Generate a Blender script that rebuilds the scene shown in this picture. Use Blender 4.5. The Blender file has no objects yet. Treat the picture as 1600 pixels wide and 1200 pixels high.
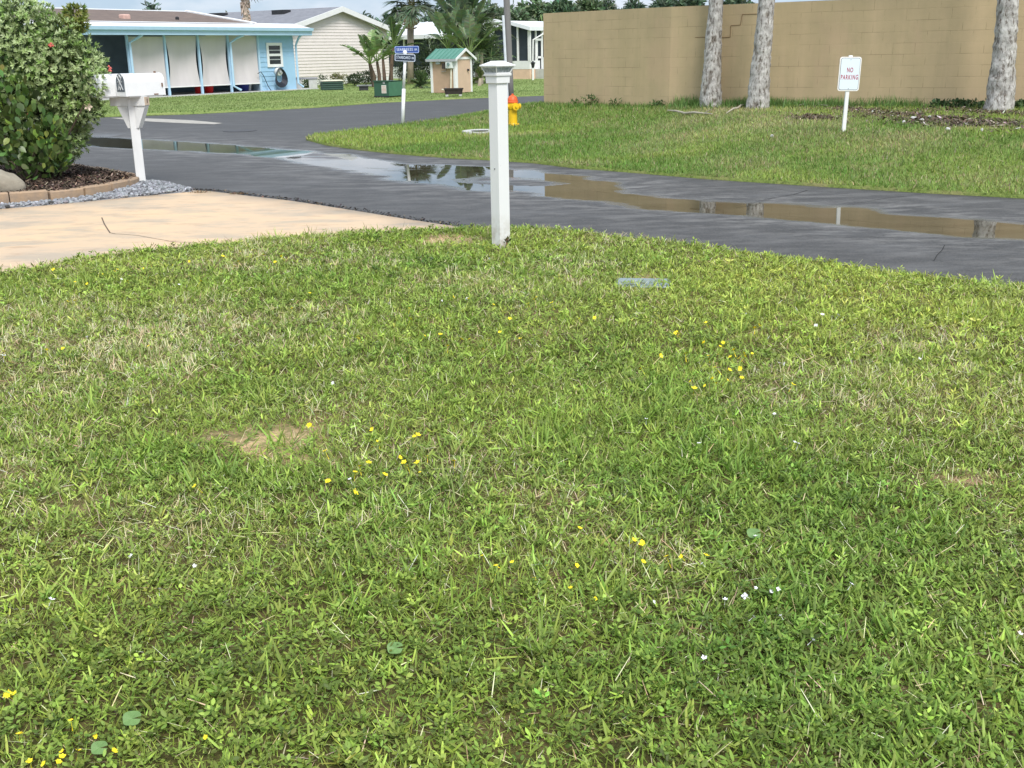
import bpy, math, random
import numpy as np
from mathutils import Vector, Matrix
from mathutils.geometry import delaunay_2d_cdt
random.seed(7); rng = np.random.default_rng(11)
S = bpy.context.scene
COL = S.collection
R = math.radians
# ---------------------------------------------------------------- camera
F_PX = 1700.0; CAMH = 1.53; TH = math.atan(519/1700); RO = 0.018
cam_fwd = Vector((0, math.cos(TH), -math.sin(TH)))
_r = Vector((1, 0, 0)); _u = Vector((0, math.sin(TH), math.cos(TH)))
cam_right = _r*math.cos(RO) - _u*math.sin(RO)
cam_up = _r*math.sin(RO) + _u*math.cos(RO)
cd = bpy.data.cameras.new('camera'); cam = bpy.data.objects.new('camera', cd); COL.objects.link(cam)
cam.matrix_world = Matrix(((cam_right.x, cam_up.x, -cam_fwd.x, 0), (cam_right.y, cam_up.y, -cam_fwd.y, 0),
                           (cam_right.z, cam_up.z, -cam_fwd.z, CAMH), (0, 0, 0, 1)))
cd.sensor_width = 36; cd.lens = 36*F_PX/1600; cd.clip_start = 0.05; cd.clip_end = 2000
S.camera = cam
# ---------------------------------------------------------------- sky, sun, exposure
SUN_EL, SUN_AZ = R(50), R(160)      # azimuth clockwise from +Y: behind the camera, to the right
w = bpy.data.worlds.new('World'); S.world = w; w.use_nodes = True
nt = w.node_tree; nt.nodes.clear(); N = nt.nodes.new; LK = nt.links.new
sky = N('ShaderNodeTexSky'); sky.sky_type = 'NISHITA'; sky.sun_disc = False
sky.sun_elevation = SUN_EL; sky.sun_rotation = SUN_AZ; sky.air_density = 1.0; sky.dust_density = 1.0; sky.ozone_density = 1.5
tc = N('ShaderNodeTexCoord'); mp = N('ShaderNodeMapping'); mp.inputs['Scale'].default_value = (1, 1, 3.2)
mp.inputs['Location'].default_value = (3.1, 0.4, 0.2)
LK(tc.outputs['Generated'], mp.inputs['Vector'])
nz = N('ShaderNodeTexNoise'); nz.inputs['Scale'].default_value = 5.0; nz.inputs['Detail'].default_value = 7; nz.inputs['Roughness'].default_value = 0.55
LK(mp.outputs[0], nz.inputs['Vector'])
cr = N('ShaderNodeValToRGB'); cr.color_ramp.elements[0].position = 0.42; cr.color_ramp.elements[1].position = 0.64
LK(nz.outputs['Fac'], cr.inputs[0])
mxw = N('ShaderNodeMix'); mxw.data_type = 'RGBA'
mxb = N('ShaderNodeMix'); mxb.data_type = 'RGBA'; mxb.inputs['Factor'].default_value = .8; LK(sky.outputs[0], mxb.inputs['A']); mxb.inputs['B'].default_value = (3.9, 5.2, 6.8, 1)
LK(cr.outputs['Color'], mxw.inputs['Factor']); LK(mxb.outputs['Result'], mxw.inputs['A']); sxyz = N('ShaderNodeSeparateXYZ'); LK(tc.outputs['Generated'], sxyz.inputs[0])
crz = N('ShaderNodeValToRGB'); crz.color_ramp.elements[0].position = 0.02; crz.color_ramp.elements[0].color = (.60, .63, .66, 1); crz.color_ramp.elements[1].position = 0.16; crz.color_ramp.elements[1].color = (1, 1.0, 1.02, 1); LK(sxyz.outputs['Z'], crz.inputs[0])
mcl = N('ShaderNodeMix'); mcl.data_type = 'RGBA'; mcl.blend_type = 'MULTIPLY'; mcl.inputs['Factor'].default_value = 1; LK(crz.outputs[0], mcl.inputs['A']); mcl.inputs['B'].default_value = (11.2, 11.3, 11.7, 1); LK(mcl.outputs['Result'], mxw.inputs['B'])
bg = N('ShaderNodeBackground'); bg.inputs['Strength'].default_value = 0.10
LK(mxw.outputs['Result'], bg.inputs['Color'])
wo = N('ShaderNodeOutputWorld'); LK(bg.outputs[0], wo.inputs['Surface'])
sl = bpy.data.lights.new('sun', 'SUN'); sl.energy = 2.7; sl.angle = R(22); sl.color = (1.0, 0.965, 0.92)
so = bpy.data.objects.new('sun', sl); COL.objects.link(so)
sd = Vector((math.sin(SUN_AZ)*math.cos(SUN_EL), math.cos(SUN_AZ)*math.cos(SUN_EL), math.sin(SUN_EL)))
so.rotation_euler = sd.to_track_quat('Z', 'Y').to_euler(); so.location = (5, -5, 20)
S.view_settings.view_transform = 'Standard'; S.view_settings.look = 'None'
S.view_settings.exposure = 0.37; S.view_settings.gamma = 1.0; S.view_settings.use_curve_mapping = False
S.cycles.max_bounces = 8; S.cycles.transparent_max_bounces = 8
# ---------------------------------------------------------------- geometry of the picture
def ray(px, py):
    d = cam_fwd*F_PX + cam_right*(px-800) + cam_up*(600-py)
    return d.normalized()
def G(px, py, z=0.0):
    """point where the sight line meets height z (number or function of x, y)"""
    d = ray(px, py)
    if not callable(z):
        t = (CAMH-z)/(-d.z); return Vector((d.x*t, d.y*t, z))
    t = 1.0; zz = 0.0
    for _ in range(40):
        tn = (CAMH-zz)/(-d.z); t = tn if _ == 0 else t*0.4+tn*0.6
        zz = z(d.x*t, d.y*t)
    return Vector((d.x*t, d.y*t, zz))
def AT(px, py, Y):
    d = ray(px, py); t = Y/d.y
    return Vector((d.x*t, Y, CAMH+d.z*t))
def lin(c):
    return tuple((x/255/12.92 if x/255 <= .04045 else ((x/255+.055)/1.055)**2.4) for x in c)
def sstep(a, b, x):
    t = np.clip((x-a)/(b-a), 0, 1); return t*t*(3-2*t)
_tab = np.random.default_rng(5).random((256, 256))
def vnoise(x, y, sc=1.0, seed=0, oct=3):
    x = np.asarray(x, float)*sc+seed*17.3; y = np.asarray(y, float)*sc+seed*9.1
    o = 0; a = 1; tot = 0
    for k in range(oct):
        xi = np.floor(x).astype(int); yi = np.floor(y).astype(int); fx = x-xi; fy = y-yi
        fx = fx*fx*(3-2*fx); fy = fy*fy*(3-2*fy)
        g = lambda i, j: _tab[(xi+i) & 255, (yi+j) & 255]
        v = (g(0, 0)*(1-fx)+g(1, 0)*fx)*(1-fy)+(g(0, 1)*(1-fx)+g(1, 1)*fx)*fy
        o = o+v*a; tot += a; a *= .5; x = x*2.03+31.7; y = y*2.03+11.3
    return o/tot
def inpoly(x, y, poly):
    c = np.zeros(np.shape(x), bool); n = len(poly)
    for i in range(n):
        x1, y1 = poly[i][0], poly[i][1]; x2, y2 = poly[(i+1) % n][0], poly[(i+1) % n][1]
        if y1 == y2: continue
        c ^= ((y1 > y) != (y2 > y)) & (x < (x2-x1)*(y-y1)/(y2-y1)+x1)
    return c
def pdist(x, y, poly, closed=True):
    d = np.full(np.shape(x), 1e9); n = len(poly)
    for i in range(n if closed else n-1):
        x1, y1 = poly[i][0], poly[i][1]; x2, y2 = poly[(i+1) % n][0], poly[(i+1) % n][1]
        L = (x2-x1)**2+(y2-y1)**2+1e-12
        t = np.clip(((x-x1)*(x2-x1)+(y-y1)*(y2-y1))/L, 0, 1)
        d = np.minimum(d, np.hypot(x-x1-t*(x2-x1), y-y1-t*(y2-y1)))
    return d
def dens(poly, step):
    out = []
    for i in range(len(poly)):
        a = poly[i]; b = poly[(i+1) % len(poly)]; L = math.hypot(b[0]-a[0], b[1]-a[1]); k = max(1, min(400, int(L/step)))
        for j in range(k): out.append((a[0]+(b[0]-a[0])*j/k, a[1]+(b[1]-a[1])*j/k))
    return out
def pxpoly(pts, z=0.0): return [tuple(G(x, y, z)[:2]) for x, y in pts]
# ---------------------------------------------------------------- materials
_M = {}
def M(name, col=None, rough=.6, var=.12, scale=6.0, bump=0.0, bscale=None, metal=0.0, col2=None, spec=.5, stretch=None, attr=None, trans=0.0, edge=None, detail=6, sheen=0):
    if name in _M: return _M[name]
    m = bpy.data.materials.new(name); m.use_nodes = True; t = m.node_tree; n = t.nodes; n.clear()
    out = n.new('ShaderNodeOutputMaterial'); b = n.new('ShaderNodeBsdfPrincipled')
    b.inputs['Roughness'].default_value = rough; b.inputs['Metallic'].default_value = metal
    b.inputs['Specular IOR Level'].default_value = spec
    tcn = n.new('ShaderNodeTexCoord'); mpn = n.new('ShaderNodeMapping'); t.links.new(tcn.outputs['Object'], mpn.inputs['Vector'])
    if stretch: mpn.inputs['Scale'].default_value = stretch
    ns = n.new('ShaderNodeTexNoise'); ns.inputs['Scale'].default_value = scale; ns.inputs['Detail'].default_value = detail; ns.inputs['Roughness'].default_value = .6
    t.links.new(mpn.outputs[0], ns.inputs['Vector'])
    rp = n.new('ShaderNodeValToRGB'); rp.color_ramp.elements[0].position = .3; rp.color_ramp.elements[1].position = .7
    t.links.new(ns.outputs['Fac'], rp.inputs[0])
    if attr:
        at = n.new('ShaderNodeAttribute'); at.attribute_name = attr
        mx = n.new('ShaderNodeMix'); mx.data_type = 'RGBA'; mx.blend_type = 'MULTIPLY'; mx.inputs['Factor'].default_value = 1
        rp.color_ramp.elements[0].color = (1-var, 1-var, 1-var, 1); rp.color_ramp.elements[1].color = (1+var, 1+var, 1+var, 1)
        t.links.new(at.outputs['Color'], mx.inputs['A']); t.links.new(rp.outputs[0], mx.inputs['B']); cs = mx.outputs['Result']
    else:
        c2 = col2 if col2 else tuple(min(1, c*(1+var)) for c in col)
        c1 = col if col2 else tuple(c*(1-var) for c in col)
        rp.color_ramp.elements[0].color = (*c1[:3], 1); rp.color_ramp.elements[1].color = (*c2[:3], 1); cs = rp.outputs[0]
    t.links.new(cs, b.inputs['Base Color'])
    if bump:
        n2 = n.new('ShaderNodeTexNoise'); n2.inputs['Scale'].default_value = bscale or scale*8; n2.inputs['Detail'].default_value = 5
        t.links.new(mpn.outputs[0], n2.inputs['Vector'])
        bp = n.new('ShaderNodeBump'); bp.inputs['Strength'].default_value = 1; bp.inputs['Distance'].default_value = bump
        t.links.new(n2.outputs['Fac'], bp.inputs['Height']); t.links.new(bp.outputs[0], b.inputs['Normal'])
    if trans:
        tr = n.new('ShaderNodeBsdfTranslucent'); ms = n.new('ShaderNodeMixShader'); ms.inputs[0].default_value = trans
        t.links.new(cs, tr.inputs['Color']); t.links.new(b.outputs[0], ms.inputs[1]); t.links.new(tr.outputs[0], ms.inputs[2]); t.links.new(ms.outputs[0], out.inputs['Surface'])
    else:
        t.links.new(b.outputs[0], out.inputs['Surface'])
    _M[name] = m; return m
# ---------------------------------------------------------------- object helpers
ORG = {}
def tag(o, label=None, cat=None, group=None, kind=None):
    if label: o['label'] = label
    if cat: o['category'] = cat
    if group: o['group'] = group
    if kind: o['kind'] = kind
    return o
def thing(name, loc, label, cat, group=None):
    o = bpy.data.objects.new(name, None); COL.objects.link(o); o.location = loc; o.empty_display_size = .2
    ORG[o.name] = Vector(loc); return tag(o, label, cat, group)
def link(name, me, mat, parent=None, org=None):
    o = bpy.data.objects.new(name, me); COL.objects.link(o)
    if mat: me.materials.append(mat)
    if parent is not None: o.parent = parent; ORG[o.name] = ORG[parent.name]
    else:
        o.location = org or (0, 0, 0); ORG[o.name] = Vector(org or (0, 0, 0))
    return o
class FR:
    """local frame: a along U (horizontal), b away from the viewer, c up"""
    def __init__(s, O, U, lean=(0, 0)):
        s.O = Vector(O); s.U = Vector((U[0], U[1], 0)).normalized(); s.B = Vector((-s.U.y, s.U.x, 0)); s.C = Vector((0, 0, 1))
        if lean != (0, 0):
            s.C = (s.C+s.U*lean[0]+s.B*lean[1]).normalized(); s.U = (s.U-s.C*s.U.dot(s.C)).normalized(); s.B = s.C.cross(s.U)
    def __call__(s, a, b, c): return s.O+s.U*a+s.B*b+s.C*c
W0 = FR((0, 0, 0), (1, 0))
class MB:
    def __init__(s): s.v = []; s.f = []
    def face(s, pts):
        k = len(s.v); s.v += [tuple(p) for p in pts]; s.f.append(tuple(range(k, k+len(pts))))
        return s
    def box(s, F, a0, a1, b0, b1, c0, c1):
        k = len(s.v)
        for c in (c0, c1):
            for a, b in ((a0, b0), (a1, b0), (a1, b1), (a0, b1)): s.v.append(tuple(F(a, b, c)))
        for q in ((0, 3, 2, 1), (4, 5, 6, 7), (0, 1, 5, 4), (1, 2, 6, 5), (2, 3, 7, 6), (3, 0, 4, 7)): s.f.append(tuple(k+i for i in q))
        return s
    def taper(s, F, w0, d0, c0, w1, d1, c1):
        k = len(s.v)
        for w_, d_, c in ((w0, d0, c0), (w1, d1, c1)):
            for a, b in ((-w_, -d_), (w_, -d_), (w_, d_), (-w_, d_)): s.v.append(tuple(F(a, b, c)))
        for q in ((0, 3, 2, 1), (4, 5, 6, 7), (0, 1, 5, 4), (1, 2, 6, 5), (2, 3, 7, 6), (3, 0, 4, 7)): s.f.append(tuple(k+i for i in q))
        return s
    def extr(s, F, prof, a0, a1, axis='a'):
        """profile of (p,c) points extruded along a (profile in b,c) or along b (profile in a,c)"""
        k = len(s.v); n = len(prof)
        for e in (a0, a1):
            for p, c in prof: s.v.append(tuple(F(e, p, c) if axis == 'a' else F(p, e, c)))
        s.f.append(tuple(k+i for i in range(n))[::-1]); s.f.append(tuple(k+n+i for i in range(n)))
        for i in range(n): s.f.append((k+i, k+(i+1) % n, k+n+(i+1) % n, k+n+i))
        return s
    def tube(s, path, r, n=8):
        path = [Vector(p) for p in path]; m = len(path); k = len(s.v)
        rr = r if isinstance(r, (list, tuple)) else [r]*m
        ref = None
        for i, p in enumerate(path):
            d = (path[min(i+1, m-1)]-path[max(i-1, 0)]).normalized()
            if ref is None: ref = d.orthogonal().normalized()
            ref = (ref-d*ref.dot(d)).normalized(); q = d.cross(ref)
            for j in range(n):
                a = 2*math.pi*j/n; s.v.append(tuple(p+(ref*math.cos(a)+q*math.sin(a))*rr[i]))
        for i in range(m-1):
            for j in range(n): s.f.append((k+i*n+j, k+i*n+(j+1) % n, k+(i+1)*n+(j+1) % n, k+(i+1)*n+j))
        s.f.append(tuple(k+j for j in range(n))[::-1]); s.f.append(tuple(k+(m-1)*n+j for j in range(n)))
        return s
    def lathe(s, F, prof, n=16):
        k = len(s.v)
        for r, c in prof:
            for j in range(n):
                a = 2*math.pi*j/n; s.v.append(tuple(F(r*math.cos(a), r*math.sin(a), c)))
        m = len(prof)
        for i in range(m-1):
            for j in range(n): s.f.append((k+i*n+j, k+i*n+(j+1) % n, k+(i+1)*n+(j+1) % n, k+(i+1)*n+j))
        s.f.append(tuple(k+j for j in range(n))[::-1]); s.f.append(tuple(k+(m-1)*n+j for j in range(n)))
        return s
    def build(s, name, mat, parent=None, smooth=False, bevel=0.0, org=None):
        o3 = ORG[parent.name] if parent is not None else Vector(org or (0, 0, 0))
        me = bpy.data.meshes.new(name); me.from_pydata([(x-o3.x, y-o3.y, z-o3.z) for x, y, z in s.v], [], s.f); me.update()
        if smooth: me.polygons.foreach_set('use_smooth', [True]*len(me.polygons))
        o = link(name, me, mat, parent, org)
        if bevel:
            b = o.modifiers.new('bevel', 'BEVEL'); b.width = bevel; b.segments = 2; b.limit_method = 'ANGLE'
        return o
def npmesh(name, V, Q, C=None, mat=None, parent=None, smooth=True, uv=None):
    me = bpy.data.meshes.new(name); V = np.asarray(V, np.float32); Q = np.asarray(Q, np.int32)
    if parent is not None: V = V-np.array(ORG[parent.name][:], np.float32)
    me.vertices.add(len(V)); me.vertices.foreach_set('co', V.ravel())
    k = Q.shape[1]; me.loops.add(Q.size); me.loops.foreach_set('vertex_index', Q.ravel())
    me.polygons.add(len(Q)); me.polygons.foreach_set('loop_start', np.arange(0, Q.size, k, dtype=np.int32))
    me.polygons.foreach_set('use_smooth', np.full(len(Q), smooth))
    me.update(calc_edges=True)
    if C is not None:
        a = me.attributes.new('Col', 'FLOAT_COLOR', 'POINT'); cc = np.ones((len(V), 4), np.float32); cc[:, :3] = C; a.data.foreach_set('color', cc.ravel())
    return link(name, me, mat, parent)
def ribbons(P, D, Sd, L, W, bend, prof, C, fold=0.0, edgeC=None, tipC=None):
    """leaves: P root, D direction, Sd side, bend vector, prof widths along the leaf"""
    n = len(P); k = len(prof)-1; m = 3 if (fold or edgeC is not None) else 2
    V = np.empty((n, k+1, m, 3), np.float32); CC = np.empty((n, k+1, m, 3), np.float32)
    nrm = np.cross(Sd, D)
    for j in range(k+1):
        t = j/k; c = P+D*(L*t)[:, None]+bend*(L*t*t)[:, None]; s = Sd*(W*prof[j]*.5)[:, None]
        col = C if tipC is None else C*(1-t*t)+tipC*t*t
        if m == 2:
            V[:, j, 0] = c-s; V[:, j, 1] = c+s; CC[:, j, 0] = col; CC[:, j, 1] = col
        else:
            up = nrm*(W*prof[j]*fold)[:, None]
            V[:, j, 0] = c-s+up; V[:, j, 1] = c; V[:, j, 2] = c+s+up
            e = col if edgeC is None else edgeC
            CC[:, j, 0] = e; CC[:, j, 1] = col; CC[:, j, 2] = e
    base = (np.arange(n)*(k+1)*m)[:, None]
    q = []
    for j in range(k):
        for i in range(m-1): q.append([j*m+i, j*m+i+1, (j+1)*m+i+1, (j+1)*m+i])
    Q = (base[:, :, None]+np.array(q)[None]).reshape(-1, 4)
    return V.reshape(-1, 3), Q, CC.reshape(-1, 3)
def merge(parts):
    V = []; Q = []; C = []; k = 0
    for v, q, c in parts: V.append(v); Q.append(q+k); C.append(c); k += len(v)
    return np.concatenate(V), np.concatenate(Q), np.concatenate(C)
def unit(a): return a/(np.linalg.norm(a, axis=1, keepdims=True)+1e-9)
def rand_dirs(n):
    v = rng.normal(size=(n, 3)); return unit(v)
def sheet(name, poly, step, hf, mat, estep=None, kind='structure', cols=None, smooth=True, drop=0.0, fine=None):
    b = dens(poly, estep or step); xs = [p[0] for p in b]; ys = [p[1] for p in b]
    pts = [Vector(p) for p in b]; nb = len(b)
    def fill(st, box):
        x0, x1, y0, y1 = box; gx, gy = np.meshgrid(np.arange(x0, x1, st), np.arange(y0, y1, st)); gx = gx.ravel()+rng.uniform(-.2, .2, gx.size)*st; gy = gy.ravel()+rng.uniform(-.2, .2, gy.size)*st
        ok = inpoly(gx, gy, poly) & (pdist(gx, gy, poly) > st*.35); return gx[ok], gy[ok]
    gx, gy = fill(step, (min(xs), max(xs), min(ys), max(ys)))
    pts += [Vector((a, c)) for a, c in zip(gx, gy)]
    r = delaunay_2d_cdt(pts, [(i, (i+1) % nb) for i in range(nb)], [list(range(nb))], 1, 1e-5)
    V = np.array([(p.x, p.y) for p in r[0]]); Z = hf(V[:, 0], V[:, 1]) if callable(hf) else np.full(len(V), hf)
    V3 = np.column_stack([V, Z]); T = np.array([f for f in r[2] if len(f) == 3])
    if drop:      # skirt
        bi = {}
        for f in T:
            for a, c in ((f[0], f[1]), (f[1], f[2]), (f[2], f[0])): bi[(a, c)] = 1
        ed = [(a, c) for (a, c) in bi if (c, a) not in bi]
        idx = {}; ex = []
        for a, c in ed:
            for q in (a, c):
                if q not in idx: idx[q] = len(V3)+len(ex); ex.append((V3[q][0], V3[q][1], V3[q][2]-drop))
        T = np.concatenate([T, np.array([t for a, c in ed for t in ((c, a, idx[a]), (c, idx[a], idx[c]))])]); V3 = np.concatenate([V3, np.array(ex)])
    C = cols(V3[:, 0], V3[:, 1]) if cols else None
    o = npmesh(name, V3, T, C, mat, smooth=smooth); o['kind'] = kind
    return o
def text_mesh(txt, F, a, c, size, b, xs=1.0, bold=0.0, fit=None, space=1.0):
    """lettering as a flat mesh in frame F, centred on (a, c), at depth b"""
    cu = bpy.data.curves.new('t', 'FONT'); cu.body = txt; cu.size = size; cu.align_x = 'CENTER'; cu.align_y = 'CENTER'; cu.offset = bold; cu.space_character = space
    ob = bpy.data.objects.new('t', cu); COL.objects.link(ob); dg = bpy.context.evaluated_depsgraph_get(); dg.update()
    me = bpy.data.meshes.new_from_object(ob.evaluated_get(dg)); bpy.data.objects.remove(ob)
    if fit: xv = [v.co.x for v in me.vertices]; xs = fit/(max(xv)-min(xv))
    mb = MB(); mb.v = [tuple(F(a+v.co.x*xs, b, c+v.co.y)) for v in me.vertices]; mb.f = [tuple(p.vertices) for p in me.polygons]
    return mb
# ================================================================ SETTING
# wall line (three plan points) used by the berm's height
def yat(px, py, sc): return 1859/sc
WL = AT(850, 165, 26.5); WC = AT(1045, 165, 23.8); WR = AT(1600, 172, 19.9)
WR = WC+(WR-WC)*1.75
BERM_EDGE = [tuple(G(x, y, .02)[:2]) for x, y in ((2100, 352), (1900, 333), (1600, 307), (1300, 290), (1100, 277), (900, 260.5), (760, 248), (620, 239), (510, 225.5))]
wall_line = [(WL.x, WL.y), (WC.x, WC.y), (WR.x, WR.y)]
def Hb(x, y):
    x = np.asarray(x, float); y = np.asarray(y, float)
    d = pdist(x, y, wall_line, False); de = pdist(x, y, BERM_EDGE, False); hm = .31+.07*sstep(1, 8, x)
    hl = sstep(0, 1, 1-d/2.4); hr = np.maximum(sstep(.2, 3.3, de), hl); k = sstep(1.2, 4.5, x)
    return .03+hm*(hl*(1-k)+hr*k)+.02*(vnoise(x, y, .7, 3)-.5)
Hb1 = lambda x, y: float(Hb(np.array([x]), np.array([y]))[0])
def Hf(x, y): return .045+.022*(vnoise(x, y, 1.3, 8)-.5)+.01*(vnoise(x, y, 6, 9)-.5)
def Hl(x, y): return .05+.05*(vnoise(x, y, .25, 12)-.5)
# ---- plan shapes
lawn_px = [(-420, 470), (-200, 448), (0, 424), (50, 417), (120, 404), (230, 391), (300, 384), (360, 378), (420, 372), (480, 367), (560, 362), (640, 358), (700, 356), (760, 354),
           (820, 356), (900, 361), (960, 367), (1040, 377), (1120, 387), (1200, 398), (1300, 412), (1400, 424), (1500, 436), (1600, 447), (1750, 466), (2000, 505)]
lawn_poly = pxpoly(lawn_px, .045)
_a, _b = lawn_poly[-2], lawn_poly[-1]
lawn_poly += [(7.5, 3.2), (7.5, .6), (-7.5, .6), (-7.5, 5.0)]
berm_px = [(478, 217), (492, 211), (520, 207), (560, 203), (640, 193.5), (700, 185), (760, 175.5), (800, 169), (840, 162)]
bt = pxpoly(berm_px, .02); ex = Vector(bt[-1])-Vector(bt[3]); ex.normalize()
bl = pxpoly([(1900, 333), (1750, 320), (1600, 307), (1450, 299), (1300, 290), (1200, 283.5), (1100, 277), (1000, 268.5), (900, 260.5), (830, 252.5), (760, 248), (700, 245), (620, 239), (560, 232.5), (510, 225.5)], .02)
berm_poly = bt+[(bt[-1][0]+ex.x*12, bt[-1][1]+ex.y*12), (30, 44), (30, 16)]+bl
far_px = [(-500, 215), (-200, 201), (0, 190), (140, 184.5), (170, 183), (300, 178.5), (400, 173.5), (500, 168), (600, 160.5), (700, 155.5), (760, 153), (850, 149.5), (900, 147)]
far_e = pxpoly(far_px, .0)
e2 = (Vector(far_e[-1])-Vector(far_e[-4])).normalized()
far_poly = far_e+[(far_e[-1][0]+e2.x*45, far_e[-1][1]+e2.y*45), (70, 130), (-95, 130), (-75, 20)]
drive_poly = pxpoly([(-520, 372), (-250, 346), (0, 323), (60, 319), (150, 310), (220, 304), (262, 300), (300, 297), (332, 299), (385, 305.5), (450, 313), (500, 320.5), (560, 330), (640, 343), (718, 354.5), (742, 358),
                    (742, 372), (640, 375), (500, 386), (360, 402), (200, 420), (0, 452), (-420, 520)], .02)
pud_px = [(60, 211), (105, 213), (200, 216.5), (300, 223), (370, 227.5), (420, 231), (470, 235), (520, 241), (560, 246), (620, 254), (700, 260), (760, 262.5), (800, 265), (850, 269), (905, 277), (960, 285), (985, 292),
          (975, 299), (1010, 305), (1080, 312), (1150, 317), (1210, 319.5), (1260, 322.5), (1345, 325), (1400, 334), (1500, 343), (1600, 352), (1800, 368), (1800, 394),
          (1600, 374), (1500, 369), (1400, 359), (1300, 348.5), (1200, 340), (1100, 330.5), (1030, 325), (980, 318), (900, 309), (800, 300), (740, 295), (640, 281), (560, 269), (500, 260), (440, 246.5), (380, 241), (300, 236.5), (200, 232), (130, 227), (60, 223)]
ZW = -.012
pud_poly = pxpoly(pud_px, ZW)
pud_x = np.array([p[0] for p in pud_poly]); pud_y = np.array([p[1] for p in pud_poly])
isl = [pxpoly(p, ZW) for p in ([(690, 279), (760, 274.5), (850, 279), (900, 287), (850, 291), (780, 289.5), (720, 286)],
                               [(560, 262), (610, 262), (640, 268), (600, 268)], [(505, 247), (545, 247.5), (560, 251.5), (520, 251)])]
def pud_sd(x, y):
    d = pdist(x, y, pud_poly); s = np.where(inpoly(x, y, pud_poly), -d, d)
    for q in isl:
        di = pdist(x, y, q); si = np.where(inpoly(x, y, q), di, -di); s = np.maximum(s, np.where(inpoly(x, y, q), di*.6, s))
    return s
def Hr(x, y):
    x = np.asarray(x, float); y = np.asarray(y, float)
    near = (x > -14) & (x < 14) & (y > 7) & (y < 26)
    h = np.full(x.shape, -.001)
    s = pud_sd(x[near], y[near]); xn = x[near]; yn = y[near]
    nn = (vnoise(xn+yn*.5, yn*1.5, 1.6, 21, 4)-.5)
    mid = sstep(-4.5, -2.2, xn)*(1-sstep(1.2, 2.5, xn))
    hh = ZW+np.clip(.016*s, -.010, .0105)+nn*(.0048+.0065*mid)*np.exp(-np.clip(s, 0, 9)*1.1)+ .0015*(vnoise(xn, yn, 9, 4)-.5)
    h[near] = np.maximum(np.minimum(hh, -.0008), ZW-.012)
    return h
def rcols(x, y):
    near = (x > -14) & (x < 14) & (y > 7) & (y < 26); c = np.zeros((len(x), 3)); c[:, 2] = 0
    s = pud_sd(x[near], y[near]); h = Hr(x, y)
    c[:, 0] = np.where(h < ZW+.0035, 1-sstep(ZW+.0005, ZW+.0035, h), 0)
    sed = np.zeros(len(x)); sed[near] = np.exp(-np.clip(s, 0, 9)*.9)
    c[:, 1] = sed
    return c
# ---- ground sheet
gm = M('ground_soil', lin((96, 112, 58)), .9, .3, 2.0, bump=.01, col2=lin((120, 112, 80)))
g = MB(); g.face([(-500, -60, -.12), (500, -60, -.12), (500, 700, -.12), (-500, 700, -.12)]); tag(g.build('ground', gm), kind='structure')
# ---- road
rm = bpy.data.materials.new('asphalt'); rm.use_nodes = True; t = rm.node_tree; n = t.nodes; b = n['Principled BSDF']
tcn = n.new('ShaderNodeTexCoord')
def node_noise(t, src, sc, det=5, stretch=None, rough=.6, rot=0):
    n = t.nodes; m = n.new('ShaderNodeMapping'); t.links.new(src, m.inputs['Vector'])
    if stretch: m.inputs['Scale'].default_value = stretch
    m.inputs['Rotation'].default_value = (0, 0, rot)
    q = n.new('ShaderNodeTexNoise'); q.inputs['Scale'].default_value = sc; q.inputs['Detail'].default_value = det; q.inputs['Roughness'].default_value = rough
    t.links.new(m.outputs[0], q.inputs['Vector']); return q.outputs['Fac']
def node_ramp(t, src, p0, p1, c0, c1):
    r = t.nodes.new('ShaderNodeValToRGB'); r.color_ramp.elements[0].position = p0; r.color_ramp.elements[1].position = p1
    r.color_ramp.elements[0].color = (*c0, 1); r.color_ramp.elements[1].color = (*c1, 1); t.links.new(src, r.inputs[0]); return r.outputs[0]
def node_mix(t, fac, a, b_, mode='MIX'):
    m = t.nodes.new('ShaderNodeMix'); m.data_type = 'RGBA'; m.blend_type = mode
    for s_, v in (('Factor', fac), ('A', a), ('B', b_)):
        if isinstance(v, (int, float)): m.inputs[s_].default_value = v
        elif isinstance(v, tuple): m.inputs[s_].default_value = (*v, 1)
        else: t.links.new(v, m.inputs[s_])
    return m.outputs['Result']
def node_math(t, op, a, b_=0.0, c=None):
    m = t.nodes.new('ShaderNodeMath'); m.operation = op; m.use_clamp = (op == 'MULTIPLY_ADD')
    for i, v in enumerate((a, b_) if c is None else (a, b_, c)):
        if isinstance(v, (int, float)): m.inputs[i].default_value = v
        else: t.links.new(v, m.inputs[i])
    return m.outputs[0]
oc = tcn.outputs['Object']
base = node_ramp(t, node_noise(t, oc, .9, 6, (1, 2.2, 1), rot=-.35), .3, .7, lin((58, 57, 56)), lin((72, 71, 70)))
grit = node_mix(t, 1., node_ramp(t, node_noise(t, oc, 48, 4), .3, .7, (.56, .56, .56), (1.5, 1.5, 1.48)), node_ramp(t, node_noise(t, oc, 9, 6, (1, 1.3, 1), rot=-.4), .3, .7, (.84, .84, .84), (1.16, 1.16, 1.16)), 'MULTIPLY')
c1 = node_mix(t, 1.0, base, grit, 'MULTIPLY')
streak = node_ramp(t, node_noise(t, oc, 1.1, 6, (.8, 1.9, 1), rot=-.42), .52, .74, (0, 0, 0), (1, 1, 1))
at = n.new('ShaderNodeAttribute'); at.attribute_name = 'Col'; sp = n.new('ShaderNodeSeparateColor'); t.links.new(at.outputs['Color'], sp.inputs[0])
c2 = node_mix(t, node_math(t, 'MULTIPLY', streak, .42), c1, lin((112, 112, 112)))
sedn = node_ramp(t, node_noise(t, oc, 3.2, 7, (.6, 1.6, 1), rough=.7, rot=-.4), .46, .62, (0, 0, 0), (1, 1, 1))
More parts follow.
